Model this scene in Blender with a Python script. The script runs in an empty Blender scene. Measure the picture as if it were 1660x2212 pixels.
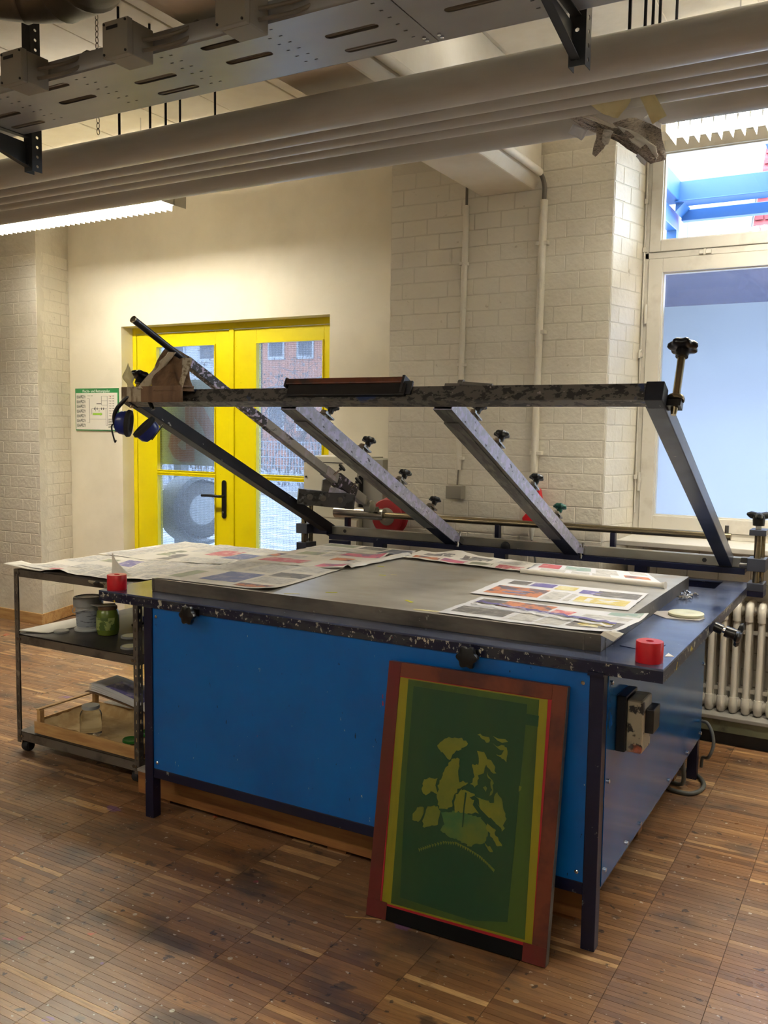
import bpy, math, random
from mathutils import Vector, Matrix, noise
# ------------------------------------------------------------------ camera, world, exposure
SC = bpy.context.scene
COL = SC.collection
cam_d = bpy.data.cameras.new('camera'); cam = bpy.data.objects.new('camera', cam_d); COL.objects.link(cam)
RT = Vector((0.86807084, 0.49623223, 0.01437324)); UP = Vector((-0.05761959, 0.0719539, 0.99574225)); FW = Vector((-0.49308518, 0.86520299, -0.09105377))
mw = Matrix((RT, UP, -FW)).transposed().to_4x4(); mw.translation = (0.53154, -2.51501, 1.53251)
cam.matrix_world = mw
cam_d.sensor_fit = 'VERTICAL'; cam_d.sensor_height = 24.0; cam_d.lens = 24.0 * 1940.61 / 2212.0
cam_d.clip_start = 0.05; cam_d.clip_end = 200
SC.camera = cam
SC.view_settings.view_transform = 'Standard'; SC.view_settings.look = 'None'
SC.view_settings.exposure = 1.3; SC.view_settings.gamma = 1.0
SC.cycles.use_denoising = True
SC.cycles.max_bounces = 10; SC.cycles.diffuse_bounces = 5; SC.cycles.transparent_max_bounces = 16
SC.cycles.sample_clamp_indirect = 8.0
world = bpy.data.worlds.new('overcast_sky'); SC.world = world; world.use_nodes = True
bg = world.node_tree.nodes['Background']; bg.inputs[0].default_value = (0.80, 0.90, 1.0, 1); bg.inputs[1].default_value = 7.0
TUBE = 125.0; TUBE_COL = (1.0, 0.935, 0.82)

# ------------------------------------------------------------------ materials
def lin(c):
    if max(c) > 1.0: c = [x / 255.0 for x in c]
    return tuple((x / 12.92 if x <= 0.04045 else ((x + 0.055) / 1.055) ** 2.4) for x in c[:3]) + (1.0,)
MATS = {}
def mat(name, col, rough=0.5, metal=0.0, layers=(), bump=None, spec=0.5, emit=None, rnd=0.0, coords='Object', alpha=None):
    """layers: (colour, scale, lo, hi, (sx,sy,sz), seed) thresholded noise patches laid over the base colour"""
    m = bpy.data.materials.new(name); m.use_nodes = True; nt = m.node_tree; N = nt.nodes; L = nt.links
    b = N['Principled BSDF']; b.inputs['Roughness'].default_value = rough; b.inputs['Metallic'].default_value = metal
    b.inputs['Specular IOR Level'].default_value = spec
    base = lin(col)
    tc = N.new('ShaderNodeTexCoord') if coords != 'World' else N.new('ShaderNodeNewGeometry')
    vec = tc.outputs['Object'] if coords == 'Object' else (tc.outputs['Position'] if coords == 'World' else tc.outputs[coords])
    cur = None
    def setmix(fac, colour, prev):
        mx = N.new('ShaderNodeMix'); mx.data_type = 'RGBA'
        L.new(fac, mx.inputs[0])
        if prev is None: mx.inputs[6].default_value = base
        else: L.new(prev, mx.inputs[6])
        mx.inputs[7].default_value = lin(colour)
        return mx.outputs[2]
    if rnd:
        oi = N.new('ShaderNodeObjectInfo'); mr = N.new('ShaderNodeMapRange'); mr.inputs[3].default_value = 1 - rnd; mr.inputs[4].default_value = 1 + rnd
        L.new(oi.outputs['Random'], mr.inputs[0]); hs = N.new('ShaderNodeHueSaturation'); hs.inputs['Color'].default_value = base
        L.new(mr.outputs[0], hs.inputs['Value']); cur = hs.outputs[0]
    for (c2, scale, lo, hi, st, seed) in layers:
        if lo >= .66: lo -= .06; hi -= .06
        mp = N.new('ShaderNodeMapping'); mp.inputs['Scale'].default_value = st; mp.inputs['Location'].default_value = (seed * 3.7, seed * 1.3, seed * 7.1)
        L.new(vec, mp.inputs[0])
        nz = N.new('ShaderNodeTexNoise'); nz.inputs['Scale'].default_value = scale; nz.inputs['Detail'].default_value = 4.0; nz.inputs['Roughness'].default_value = 0.6
        L.new(mp.outputs[0], nz.inputs['Vector'])
        mr = N.new('ShaderNodeMapRange'); mr.inputs[1].default_value = lo; mr.inputs[2].default_value = hi
        L.new(nz.outputs[0], mr.inputs[0])
        cur = setmix(mr.outputs[0], c2, cur)
    if cur is not None: L.new(cur, b.inputs['Base Color'])
    else: b.inputs['Base Color'].default_value = base
    if bump:
        nz = N.new('ShaderNodeTexNoise'); nz.inputs['Scale'].default_value = bump[0]; nz.inputs['Detail'].default_value = 5.0
        if len(bump) > 2:
            mp = N.new('ShaderNodeMapping'); mp.inputs['Scale'].default_value = bump[2]; L.new(vec, mp.inputs[0]); L.new(mp.outputs[0], nz.inputs['Vector'])
        else: L.new(vec, nz.inputs['Vector'])
        bp = N.new('ShaderNodeBump'); bp.inputs['Strength'].default_value = bump[1]; bp.inputs['Distance'].default_value = 0.01
        L.new(nz.outputs[0], bp.inputs['Height']); L.new(bp.outputs[0], b.inputs['Normal'])
    if emit:
        b.inputs['Emission Color'].default_value = tuple(emit[0]) + (1,); b.inputs['Emission Strength'].default_value = emit[1]
    MATS[name] = m
    return m
S1 = (1, 1, 1)
mat('wall_paint', (226, 219, 200), 0.6, layers=[((208, 200, 180), 1.3, .45, .75, S1, 1)], bump=(9, 0.35), coords='World')
mat('brick_paint', (224, 218, 202), 0.5, layers=[((210, 202, 186), 2.0, .45, .8, S1, 2), ((190, 180, 160), 26, .72, .8, S1, 3)], bump=(38, 0.45), rnd=0.01, coords='World')
mat('ceiling_paint', (228, 220, 202), 0.8, layers=[((212, 200, 176), 2.0, .4, .7, S1, 4)], bump=(6, 0.5), coords='World')
mat('pipe_paint', (184, 182, 176), 0.32, layers=[((168, 164, 154), 3.0, .5, .8, (0.3, 3, 3), 5), ((60, 50, 44), 14, .80, .84, S1, 6)])
mat('window_paint', (205, 200, 188), 0.45, layers=[((180, 172, 158), 7, .55, .8, S1, 7)], bump=(14, 0.15))
mat('yellow_paint', (218, 202, 0), 0.35, layers=[((204, 188, 0), 3, .5, .8, S1, 8), ((90, 70, 20), 50, .80, .84, S1, 9)])
mat('black_plastic', (16, 16, 18), 0.3)
mat('black_rubber', (24, 24, 26), 0.7)
mat('black_knob', (14, 15, 18), 0.28, layers=[((120, 120, 124), 60, .74, .78, S1, 10)])
mat('green_knob', (0, 70, 58), 0.28)
mat('navy', (10, 16, 50), 0.36, layers=[((8, 11, 40), 6, .4, .7, S1, 11), ((120, 120, 118), 22, .74, .77, S1, 12), ((170, 160, 40), 13, .80, .82, S1, 13)])
mat('navy_top', (112, 122, 150), 0.22, 0.45, layers=[((56, 68, 104), 4, .35, .65, (1, 2, 1), 14), ((110, 112, 120), 6, .52, .75, (1, 3, 1), 15), ((150, 160, 175), 34, .73, .77, S1, 16)], bump=(12, 0.1))
mat('navy_lip', (12, 16, 46), 0.35, layers=[((44, 46, 56), 9, .50, .56, (1, 1, 3), 17), ((180, 176, 160), 26, .675, .69, (1.4, 1, 1), 18), ((150, 150, 140), 60, .68, .70, (1.4, 1, 1), 118), ((200, 180, 40), 15, .73, .74, S1, 19), ((150, 30, 30), 22, .77, .78, S1, 20)])
mat('blue_panel', (0, 96, 178), 0.34, layers=[((0, 82, 158), 2.5, .4, .75, S1, 21), ((0, 30, 70), 30, .745, .76, (2, 1, .6), 22), ((190, 190, 190), 42, .785, .795, (1.6, 1, .5), 23), ((190, 40, 50), 17, .80, .81, (2, 1, .5), 24)])
mat('blue_side', (34, 104, 168), 0.16, 0.25, layers=[((10, 80, 146), 3, .4, .75, S1, 25), ((130, 110, 90), 8, .76, .85, S1, 26)], bump=(3, 0.06))
mat('steel_top', (196, 194, 186), 0.34, 0.35, layers=[((166, 162, 152), 3, .35, .7, (1, 2, 1), 27), ((170, 150, 120), 4, .60, .8, (1, 1, 1), 28)], bump=(60, 0.04, (0.2, 1, 1)))
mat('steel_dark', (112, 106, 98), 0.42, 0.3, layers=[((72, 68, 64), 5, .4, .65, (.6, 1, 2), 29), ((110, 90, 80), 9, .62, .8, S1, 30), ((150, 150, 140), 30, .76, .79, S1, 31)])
mat('steel_bright', (170, 165, 155), 0.25, 0.9, layers=[((120, 112, 100), 6, .5, .7, (.3, 1, 1), 32)])
mat('rod_steel', (150, 138, 112), 0.22, 0.95, layers=[((80, 66, 50), 9, .55, .72, (.25, 1, 1), 33)])
mat('chrome', (210, 210, 212), 0.12, 1.0)
mat('rail_steel', (158, 154, 142), 0.3, 0.7, layers=[((90, 88, 82), 3, .45, .7, (.4, 1, 1), 34), ((214, 202, 190), 16, .76, .78, S1, 35)])
mat('bar_splatter', (80, 76, 70), 0.45, 0.1, layers=[((24, 22, 22), 46, .50, .54, (.6, 1, 1), 36), ((130, 120, 120), 52, .655, .68, (.7, 1, 1), 37), ((20, 40, 80), 8, .70, .74, S1, 38)])
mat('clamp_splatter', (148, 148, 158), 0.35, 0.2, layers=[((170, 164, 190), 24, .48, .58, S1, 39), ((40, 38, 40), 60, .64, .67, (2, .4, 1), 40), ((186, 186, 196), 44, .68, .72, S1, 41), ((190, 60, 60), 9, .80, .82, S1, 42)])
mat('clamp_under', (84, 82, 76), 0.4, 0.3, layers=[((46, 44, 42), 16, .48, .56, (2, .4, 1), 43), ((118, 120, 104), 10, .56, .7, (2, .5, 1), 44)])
mat('pole_splatter', (34, 30, 34), 0.4, layers=[((190, 178, 204), 52, .55, .59, (1, .7, 1), 45), ((100, 96, 96), 26, .62, .7, S1, 46), ((200, 40, 50), 12, .80, .81, S1, 47)])
mat('pole_grey', (150, 146, 140), 0.35, 0.3, layers=[((40, 38, 38), 16, .60, .63, (1, .4, 1), 48), ((180, 168, 190), 8, .55, .7, S1, 49)])
mat('arm_dark', (9, 10, 24), 0.5, spec=.3, layers=[((30, 32, 40), 5, .5, .75, S1, 50), ((150, 150, 150), 40, .77, .79, (3, .4, 1), 51)])
mat('arm_grey', (70, 74, 86), 0.3, 0.2, layers=[((30, 34, 52), 3, .45, .65, S1, 52), ((120, 118, 110), 18, .72, .76, S1, 53)])
mat('orange_brown', (98, 50, 30), 0.35, layers=[((30, 20, 16), 9, .5, .66, S1, 54)])
mat('tray_steel', (160, 162, 164), 0.36, 0.35, layers=[((138, 138, 138), 1.6, .4, .7, (.4, 1, 1), 55)])
mat('profile_steel', (58, 60, 62), 0.45, 0.5)
mat('junction_grey', (134, 128, 116), 0.55)
mat('cable_grey', (112, 104, 92), 0.55)
mat('duct_metal', (128, 122, 112), 0.4, 0.6, layers=[((92, 86, 76), 5, .45, .7, S1, 56)])
mat('rack_steel', (96, 88, 78), 0.5, 0.0, layers=[((62, 56, 50), 8, .45, .6, S1, 57), ((130, 124, 112), 12, .66, .74, S1, 58)])
mat('shelf_dark', (52, 48, 46), 0.5, layers=[((84, 76, 70), 5, .5, .7, S1, 59)])
mat('paper', (226, 222, 212), 0.75, layers=[((206, 200, 188), 3, .45, .75, S1, 60)], bump=(20, 0.25))
mat('paper_cool', (222, 222, 224), 0.7, bump=(20, 0.2))
mat('print_text', (206, 204, 198), 0.75, layers=[((176, 174, 170), 130, .5, .56, (.25, 1, 1), 61)])
def pr(n, c, c2, sd): mat(n, c, 0.6, layers=[(c2, 16, .50, .58, S1, sd)])
pr('print_blue', (102, 112, 154), (141, 141, 169), 62); pr('print_red', (197, 107, 115), (216, 166, 163), 63); pr('print_orange', (200, 131, 98), (109, 101, 111), 64)
pr('print_dark', (113, 110, 109), (148, 144, 138), 65); pr('print_green', (152, 156, 129), (132, 133, 120), 66); pr('print_yellow', (209, 191, 112), (219, 211, 169), 67)
pr('print_slate', (111, 114, 126), (129, 131, 138), 68); pr('print_pink', (204, 113, 133), (148, 114, 143), 69); pr('print_teal', (152, 176, 168), (193, 198, 189), 70)
pr('print_violet', (111, 105, 161), (167, 159, 189), 71)
mat('yellow_tape', (206, 204, 60), 0.6); mat('cream_tape', (214, 206, 160), 0.6, layers=[((190, 180, 130), 8, .5, .7, S1, 72)])
mat('red_plastic', (196, 20, 34), 0.3, layers=[((170, 12, 24), 9, .5, .7, S1, 73)]); mat('red_dull', (150, 36, 42), 0.45)
mat('cardboard', (112, 84, 58), 0.6, layers=[((84, 60, 40), 8, .5, .7, (3, 3, .6), 74)], bump=(24, 0.6))
mat('clear_tape', (168, 156, 136), 0.15, layers=[((120, 104, 84), 14, .5, .6, (3, 3, .6), 75)], bump=(30, 0.6)); mat('white_scrap', (214, 216, 222), 0.6)
mat('newsprint_dark', (168, 156, 144), 0.8, layers=[((96, 88, 84), 110, .48, .6, (1, 1, 6), 76), ((170, 160, 148), 6, .6, .8, S1, 77)], bump=(20, 0.5))
mat('ear_blue', (14, 34, 110), 0.28); mat('pvc_white', (214, 210, 198), 0.45); mat('cabinet_cream', (196, 192, 174), 0.5); mat('cabinet_side', (150, 148, 140), 0.5)
mat('wood_raw', (196, 158, 104), 0.55, layers=[((168, 126, 76), 9, .45, .65, (.4, 4, 4), 78), ((96, 60, 34), 10, .80, .83, S1, 79)])
mat('wood_beam', (150, 102, 52), 0.6, layers=[((120, 74, 36), 6, .45, .65, (.3, 4, 4), 80), ((70, 34, 16), 7, .76, .8, S1, 81)])
mat('crate_lining', (204, 178, 130), 0.8, layers=[((176, 146, 96), 6, .45, .6, S1, 82)], bump=(12, 0.8))
mat('bucket_white', (190, 192, 190), 0.35); mat('bucket_label', (150, 156, 166), 0.5, layers=[((90, 94, 104), 60, .56, .6, (.3, .3, 2), 83)])
mat('jar_green', (104, 122, 44), 0.25); mat('jar_label', (158, 172, 96), 0.5, layers=[((80, 104, 40), 24, .56, .6, S1, 84)])
mat('lid_cream', (206, 206, 176), 0.4); mat('lid_green', (36, 112, 36), 0.3); mat('lid_grey', (150, 152, 152), 0.35)
mat('olive_paint', (96, 98, 74), 0.5, layers=[((60, 56, 44), 9, .55, .7, S1, 85)]); mat('radiator_paint', (206, 200, 186), 0.4)
mat('grey_ledge', (136, 132, 124), 0.5); mat('board_grey', (160, 154, 146), 0.6); mat('hose_grey', (86, 88, 84), 0.5)
mat('poster_white', (222, 218, 208), 0.4); mat('poster_green', (40, 120, 66), 0.4); mat('poster_text', (120, 120, 112), 0.5, layers=[((200, 196, 188), 120, .48, .54, (.3, 1, 1), 86)])
mat('poster_line', (70, 72, 70), 0.5); mat('poster_arrow', (126, 170, 50), 0.5); mat('poster_red', (190, 70, 60), 0.5); mat('poster_letter', (236, 240, 232), 0.4)
mat('frame_red', (98, 14, 20), 0.4, layers=[((84, 26, 14), 4, .45, .6, (1, 1, .5), 87)])
mat('frame_wood', (104, 44, 20), 0.45, layers=[((76, 26, 14), 6, .45, .6, (1, 1, 1), 89)]); mat('frame_red_bright', (150, 10, 30), 0.35); mat('frame_black', (8, 8, 9), 0.8, spec=.2)
mat('emul_yellow', (132, 124, 6), 0.4, layers=[((104, 108, 10), 4, .5, .7, (3, 1, .4), 90)]); mat('emul_olive', (58, 84, 20), 0.4, layers=[((48, 70, 22), 4, .45, .7, (2, 1, .5), 91)])
mat('emul_green', (12, 60, 30), 0.4, layers=[((34, 66, 24), 3, .45, .7, (1.5, 1, .6), 92)]); mat('emul_image', (108, 112, 24), 0.4, layers=[((84, 98, 28), 7, .45, .65, S1, 93)])
mat('emul_teal', (36, 92, 52), 0.4, layers=[((92, 104, 28), 5, .38, .62, S1, 94)])
mat('asphalt', (120, 126, 136), 0.6, layers=[((206, 212, 222), 3, .4, .7, (1, 4, 1), 95)], coords='World')
mat('fence_steel', (140, 152, 164), 0.4); mat('twig', (84, 76, 78), 0.7, layers=[((110, 100, 100), 4, .45, .6, S1, 96)]); mat('bush', (92, 88, 90), 0.8)
mat('facade_blue', (104, 130, 160), 0.6); mat('facade_orange', (150, 96, 72), 0.6); mat('facade_white', (150, 156, 162), 0.7); mat('facade_dark', (50, 56, 70), 0.4)
mat('tile_red', (122, 44, 52), 0.7); mat('steel_blue', (36, 84, 140), 0.45); mat('soffit', (52, 50, 64), 0.7)
mat('banner_white', (236, 244, 222), 0.7); mat('banner_orange', (240, 150, 100), 0.7)
mat('tyre', (46, 50, 55), 0.6, layers=[((70, 76, 84), 40, .5, .56, S1, 97)]); mat('mudguard', (100, 110, 120), 0.5); mat('hub_grey', (140, 148, 156), 0.35, 0.4); mat('bag_teal', (70, 170, 200), 0.5)
mat('louver', (236, 238, 230), 0.4); mat('fixture_white', (198, 192, 172), 0.45)
mat('tube_light', (255, 255, 255), 0.5, emit=(TUBE_COL, TUBE)); mat('tube_dim', (255, 255, 255), 0.5, emit=(TUBE_COL, TUBE * 0.22))
mat('mortar', (214, 208, 192), 0.6, layers=[((196, 188, 170), 3, .45, .75, S1, 98)], bump=(30, 0.5), coords='World')
mat('parapet_paint', (170, 160, 144), 0.6, layers=[((130, 120, 106), 6, .5, .7, S1, 99)], bump=(30, 0.7), coords='World')

def glass(name, tint, gl=0.06, grid=0, frost=None, haze=0.0):
    m = bpy.data.materials.new(name); m.use_nodes = True; nt = m.node_tree; N = nt.nodes; L = nt.links
    for n in list(N): N.remove(n)
    out = N.new('ShaderNodeOutputMaterial'); tr = N.new('ShaderNodeBsdfTransparent'); tr.inputs[0].default_value = tint + (1,)
    g = N.new('ShaderNodeBsdfGlossy'); g.inputs['Roughness'].default_value = 0.03
    mx = N.new('ShaderNodeMixShader'); mx.inputs[0].default_value = gl; L.new(tr.outputs[0], mx.inputs[1]); L.new(g.outputs[0], mx.inputs[2])
    cur = mx.outputs[0]
    if frost:
        tl = N.new('ShaderNodeBsdfTranslucent'); tl.inputs[0].default_value = frost + (1,)
        m2 = N.new('ShaderNodeMixShader'); m2.inputs[0].default_value = haze or 0.97; L.new(cur, m2.inputs[1]); L.new(tl.outputs[0], m2.inputs[2]); cur = m2.outputs[0]
    if grid:
        tc = N.new('ShaderNodeTexCoord'); sx = N.new('ShaderNodeSeparateXYZ'); L.new(tc.outputs['Object'], sx.inputs[0]); fs = []
        for ax in (0, 2):
            d = N.new('ShaderNodeMath'); d.operation = 'FRACT'; mu = N.new('ShaderNodeMath'); mu.operation = 'MULTIPLY'; mu.inputs[1].default_value = 1 / grid
            L.new(sx.outputs[ax], mu.inputs[0]); L.new(mu.outputs[0], d.inputs[0]); lt = N.new('ShaderNodeMath'); lt.operation = 'LESS_THAN'; lt.inputs[1].default_value = 0.09
            L.new(d.outputs[0], lt.inputs[0]); fs.append(lt.outputs[0])
        mxm = N.new('ShaderNodeMath'); mxm.operation = 'MAXIMUM'; L.new(fs[0], mxm.inputs[0]); L.new(fs[1], mxm.inputs[1])
        df = N.new('ShaderNodeBsdfDiffuse'); df.inputs[0].default_value = (.25, .28, .3, 1)
        sc = N.new('ShaderNodeMath'); sc.operation = 'MULTIPLY'; sc.inputs[1].default_value = 0.55; L.new(mxm.outputs[0], sc.inputs[0])
        m3 = N.new('ShaderNodeMixShader'); L.new(sc.outputs[0], m3.inputs[0]); L.new(cur, m3.inputs[1]); L.new(df.outputs[0], m3.inputs[2]); cur = m3.outputs[0]
    L.new(cur, out.inputs[0]); MATS[name] = m
glass('clear_glass', (0.96, 0.98, 1.0)); glass('wired_glass', (0.42, 0.45, 0.50), grid=0.0127, frost=(.6, .68, .8), haze=0.05)
glass('dirty_glass', (0.8, 0.85, 1.0), frost=(.4, .43, .6), haze=0.08)
glass('frosted_film', (0.9, 0.95, 1.0), frost=(0.46, 0.47, 0.445), haze=0.985)
def real_glass(name, col, rough=0.02):
    m = bpy.data.materials.new(name); m.use_nodes = True; b = m.node_tree.nodes['Principled BSDF']
    b.inputs['Base Color'].default_value = col; b.inputs['Transmission Weight'].default_value = 1.0; b.inputs['Roughness'].default_value = rough; b.inputs['IOR'].default_value = 1.2; MATS[name] = m
real_glass('jar_glass', (0.97, 1.0, 0.98, 1))

def floor_mat():
    m = bpy.data.materials.new('parquet_wood'); m.use_nodes = True; nt = m.node_tree; N = nt.nodes; L = nt.links; b = N['Principled BSDF']
    g = N.new('ShaderNodeNewGeometry'); pos = g.outputs['Position']
    def math_(op, a, bb=None):
        n = N.new('ShaderNodeMath'); n.operation = op
        for i, v in enumerate((a, bb)):
            if v is None: continue
            if isinstance(v, (int, float)): n.inputs[i].default_value = v
            else: L.new(v, n.inputs[i])
        return n.outputs[0]
    s = N.new('ShaderNodeSeparateXYZ'); L.new(pos, s.inputs[0])
    cx = math_('FLOOR', math_('DIVIDE', math_('ADD', s.outputs[0], PX0), PX)); cy = math_('FLOOR', math_('DIVIDE', math_('ADD', s.outputs[1], PY0), PY))
    cmb = N.new('ShaderNodeCombineXYZ'); L.new(cx, cmb.inputs[0]); L.new(cy, cmb.inputs[1])
    wn = N.new('ShaderNodeTexWhiteNoise'); L.new(cmb.outputs[0], wn.inputs[0])
    cr = N.new('ShaderNodeValToRGB'); L.new(wn.outputs['Value'], cr.inputs[0])
    el = cr.color_ramp.elements; el[0].position = 0; el[0].color = lin((112, 74, 44)); el[1].position = 1; el[1].color = lin((222, 180, 124))
    for p, c in ((.35, (138, 98, 62)), (.7, (156, 112, 70)), (.9, (170, 126, 80))): e = el.new(p); e.color = lin(c)
    cur = cr.outputs[0]
    def noise_(scale, st, seed, detail=4):
        mp = N.new('ShaderNodeMapping'); mp.inputs['Scale'].default_value = st; mp.inputs['Location'].default_value = (seed, seed * 2.1, 0); L.new(pos, mp.inputs[0])
        n = N.new('ShaderNodeTexNoise'); n.inputs['Scale'].default_value = scale; n.inputs['Detail'].default_value = detail; L.new(mp.outputs[0], n.inputs['Vector']); return n.outputs[0]
    def rng(v, lo, hi, a=0.0, bb=1.0):
        n = N.new('ShaderNodeMapRange'); n.inputs[1].default_value = lo; n.inputs[2].default_value = hi; n.inputs[3].default_value = a; n.inputs[4].default_value = bb; L.new(v, n.inputs[0]); return n.outputs[0]
    def mixc(f, prev, col, mode='MIX'):
        mx = N.new('ShaderNodeMix'); mx.data_type = 'RGBA'; mx.blend_type = mode; L.new(f, mx.inputs[0]); L.new(prev, mx.inputs[6]); mx.inputs[7].default_value = lin(col); return mx.outputs[2]
    cur = mixc(rng(noise_(14, (1, 9, 1), 3), .4, .7, 0, .45), cur, (92, 56, 32))
    cur = mixc(rng(noise_(1.6, (1, 1, 1), 7), .42, .68, .05, .6), cur, (134, 112, 90))
    cur = mixc(rng(noise_(3.2, (1, 1.6, 1), 19), .55, .68, 0, .7), cur, (62, 56, 56))
    cur = mixc(rng(noise_(8, (1, 1.6, 1), 29), .65, .70, 0, .7), cur, (46, 42, 44))
    cur = mixc(rng(noise_(24, (1, 1, 1), 41), .66, .68, 0, .8), cur, (40, 36, 36)); cur = mixc(rng(noise_(40, (1, 1.4, 1), 47), .68, .69, 0, .8), cur, (206, 198, 184))
    vor = N.new('ShaderNodeTexVoronoi'); vor.inputs['Scale'].default_value = 13; L.new(pos, vor.inputs['Vector'])
    wn2 = N.new('ShaderNodeTexWhiteNoise'); L.new(vor.outputs['Position'], wn2.inputs[0])
    thr = rng(wn2.outputs['Value'], .55, 1.0, 0.0, .11); fac = math_('LESS_THAN', vor.outputs['Distance'], thr)
    fac = math_('MULTIPLY', fac, 0.8)
    cur = mixc(fac, cur, (206, 198, 182))
    for sd, c in ((51, (170, 60, 90)), (63, (120, 84, 150)), (77, (210, 80, 60))):
        cur = mixc(rng(noise_(5, (1, 1.5, 1), sd), .72, .735, 0, .6), cur, c)
    L.new(cur, b.inputs['Base Color']); b.inputs['Coat Weight'].default_value = .6; b.inputs['Coat Roughness'].default_value = .22
    L.new(rng(noise_(5, (1, 1, 1), 90), .3, .7, .26, .46), b.inputs['Roughness'])
    bp = N.new('ShaderNodeBump'); bp.inputs['Strength'].default_value = .12; bp.inputs['Distance'].default_value = .004; L.new(noise_(60, (1, 3, 1), 5), bp.inputs['Height']); L.new(bp.outputs[0], b.inputs['Normal'])
    MATS['parquet_wood'] = m
PX, PY, PX0, PY0 = 0.2545, 0.022, 0.0845 + 2.545 * 4, 6.6
floor_mat()
# ------------------------------------------------------------------ mesh helpers
def basis(axis):
    a = Vector(axis).normalized(); t = Vector((0, 0, 1)) if abs(a.z) < 0.9 else Vector((1, 0, 0))
    u = a.cross(t).normalized(); v = a.cross(u).normalized(); return u, v, a
class MB:
    def __init__(s): s.v = []; s.f = []; s.m = []
    def add(s, vs, fs, m=0):
        o = len(s.v); s.v += [Vector(p) for p in vs]; s.f += [[o + i for i in f] for f in fs]; s.m += [m] * len(fs); return s
    def box(s, x0, x1, y0, y1, z0, z1, m=0, M=None):
        vs = [Vector((x, y, z)) for x in (x0, x1) for y in (y0, y1) for z in (z0, z1)]
        if M is not None: vs = [M @ p for p in vs]
        return s.add(vs, [(0, 1, 3, 2), (4, 6, 7, 5), (0, 4, 5, 1), (2, 3, 7, 6), (0, 2, 6, 4), (1, 5, 7, 3)], m)
    def ring(s, c, axis, r, n, ph=0.0, lobes=0, amp=0.0):
        u, v, a = basis(axis); c = Vector(c); out = []
        for i in range(n):
            t = 2 * math.pi * i / n + ph; rr = r * (1 + amp * math.cos(lobes * t)) if lobes else r
            out.append(c + u * (rr * math.cos(t)) + v * (rr * math.sin(t)))
        return out
    def loft(s, rings, m=0, caps=True, close=False):
        n = len(rings[0]); vs = [p for r in rings for p in r]; fs = []
        k = len(rings); rr = range(k if close else k - 1)
        for j in rr:
            j2 = (j + 1) % k
            for i in range(n): fs.append((j * n + i, j * n + (i + 1) % n, j2 * n + (i + 1) % n, j2 * n + i))
        if caps and not close: fs.append(tuple(range(n))[::-1]); fs.append(tuple((k - 1) * n + i for i in range(n)))
        return s.add(vs, fs, m)
    def cyl(s, p0, p1, r, n=16, m=0, r1=None, caps=True):
        a = Vector(p1) - Vector(p0); return s.loft([s.ring(p0, a, r, n), s.ring(p1, a, r if r1 is None else r1, n)], m, caps)
    def lathe(s, c, axis, prof, n=20, m=0, lobes=0, amp=0.0, caps=True):
        a = Vector(axis).normalized(); return s.loft([s.ring(Vector(c) + a * h, a, max(r, 1e-4), n, 0, lobes, amp) for r, h in prof], m, caps)
    def tube(s, pts, r, n=8, m=0, caps=True, radii=None):
        pts = [Vector(p) for p in pts]; rings = []; pu = None
        if radii is None and caps and 4 <= len(pts) <= 14:
            q = []; P = [pts[0] * 2 - pts[1]] + pts + [pts[-1] * 2 - pts[-2]]
            for i in range(1, len(P) - 2):
                for k in range(4):
                    t = k / 4; q.append(((P[i] * 2) + (P[i + 1] - P[i - 1]) * t + (P[i - 1] * 2 - P[i] * 5 + P[i + 1] * 4 - P[i + 2]) * t * t + (P[i] * 3 - P[i - 1] - P[i + 1] * 3 + P[i + 2]) * t ** 3) * .5)
            pts = q + [pts[-1]]
        for i, p in enumerate(pts):
            d = (pts[min(i + 1, len(pts) - 1)] - pts[max(i - 1, 0)]).normalized()
            if pu is None: u, v, _ = basis(d)
            else: u = (pu - d * pu.dot(d)).normalized(); v = d.cross(u)
            pu = u; q = radii[i] if radii else r
            rings.append([p + u * (q * math.cos(2 * math.pi * k / n)) + v * (q * math.sin(2 * math.pi * k / n)) for k in range(n)])
        return s.loft(rings, m, caps)
    def prism(s, poly, d, m=0):
        d = Vector(d); n = len(poly); a = [Vector(p) for p in poly]; b = [p + d for p in a]
        fs = [tuple(range(n))[::-1], tuple(range(n, 2 * n))] + [(i, (i + 1) % n, n + (i + 1) % n, n + i) for i in range(n)]
        return s.add(a + b, fs, m)
    def grid(s, fn, nu, nv, m=0):
        vs = [fn(i / nu, j / nv) for j in range(nv + 1) for i in range(nu + 1)]
        return s.add(vs, [(j * (nu + 1) + i, j * (nu + 1) + i + 1, (j + 1) * (nu + 1) + i + 1, (j + 1) * (nu + 1) + i) for j in range(nv) for i in range(nu)], m)
    def each(s, name, mats, parent=None, **k):
        """build every connected piece as an object of its own"""
        par = list(range(len(s.v)))
        def find(i):
            while par[i] != i: par[i] = par[par[i]]; i = par[i]
            return i
        for f in s.f:
            for i in f[1:]: par[find(i)] = find(f[0])
        groups = {}
        for f, m in zip(s.f, s.m): groups.setdefault(find(f[0]), []).append((f, m))
        out = []
        for fs in groups.values():
            ids = sorted({i for f, _ in fs for i in f}); ix = {i: n for n, i in enumerate(ids)}; q = MB(); q.v = [s.v[i] for i in ids]; q.f = [[ix[i] for i in f] for f, _ in fs]; q.m = [m for _, m in fs]
            out.append(q.build(name, mats, parent, **k))
        return out
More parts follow.
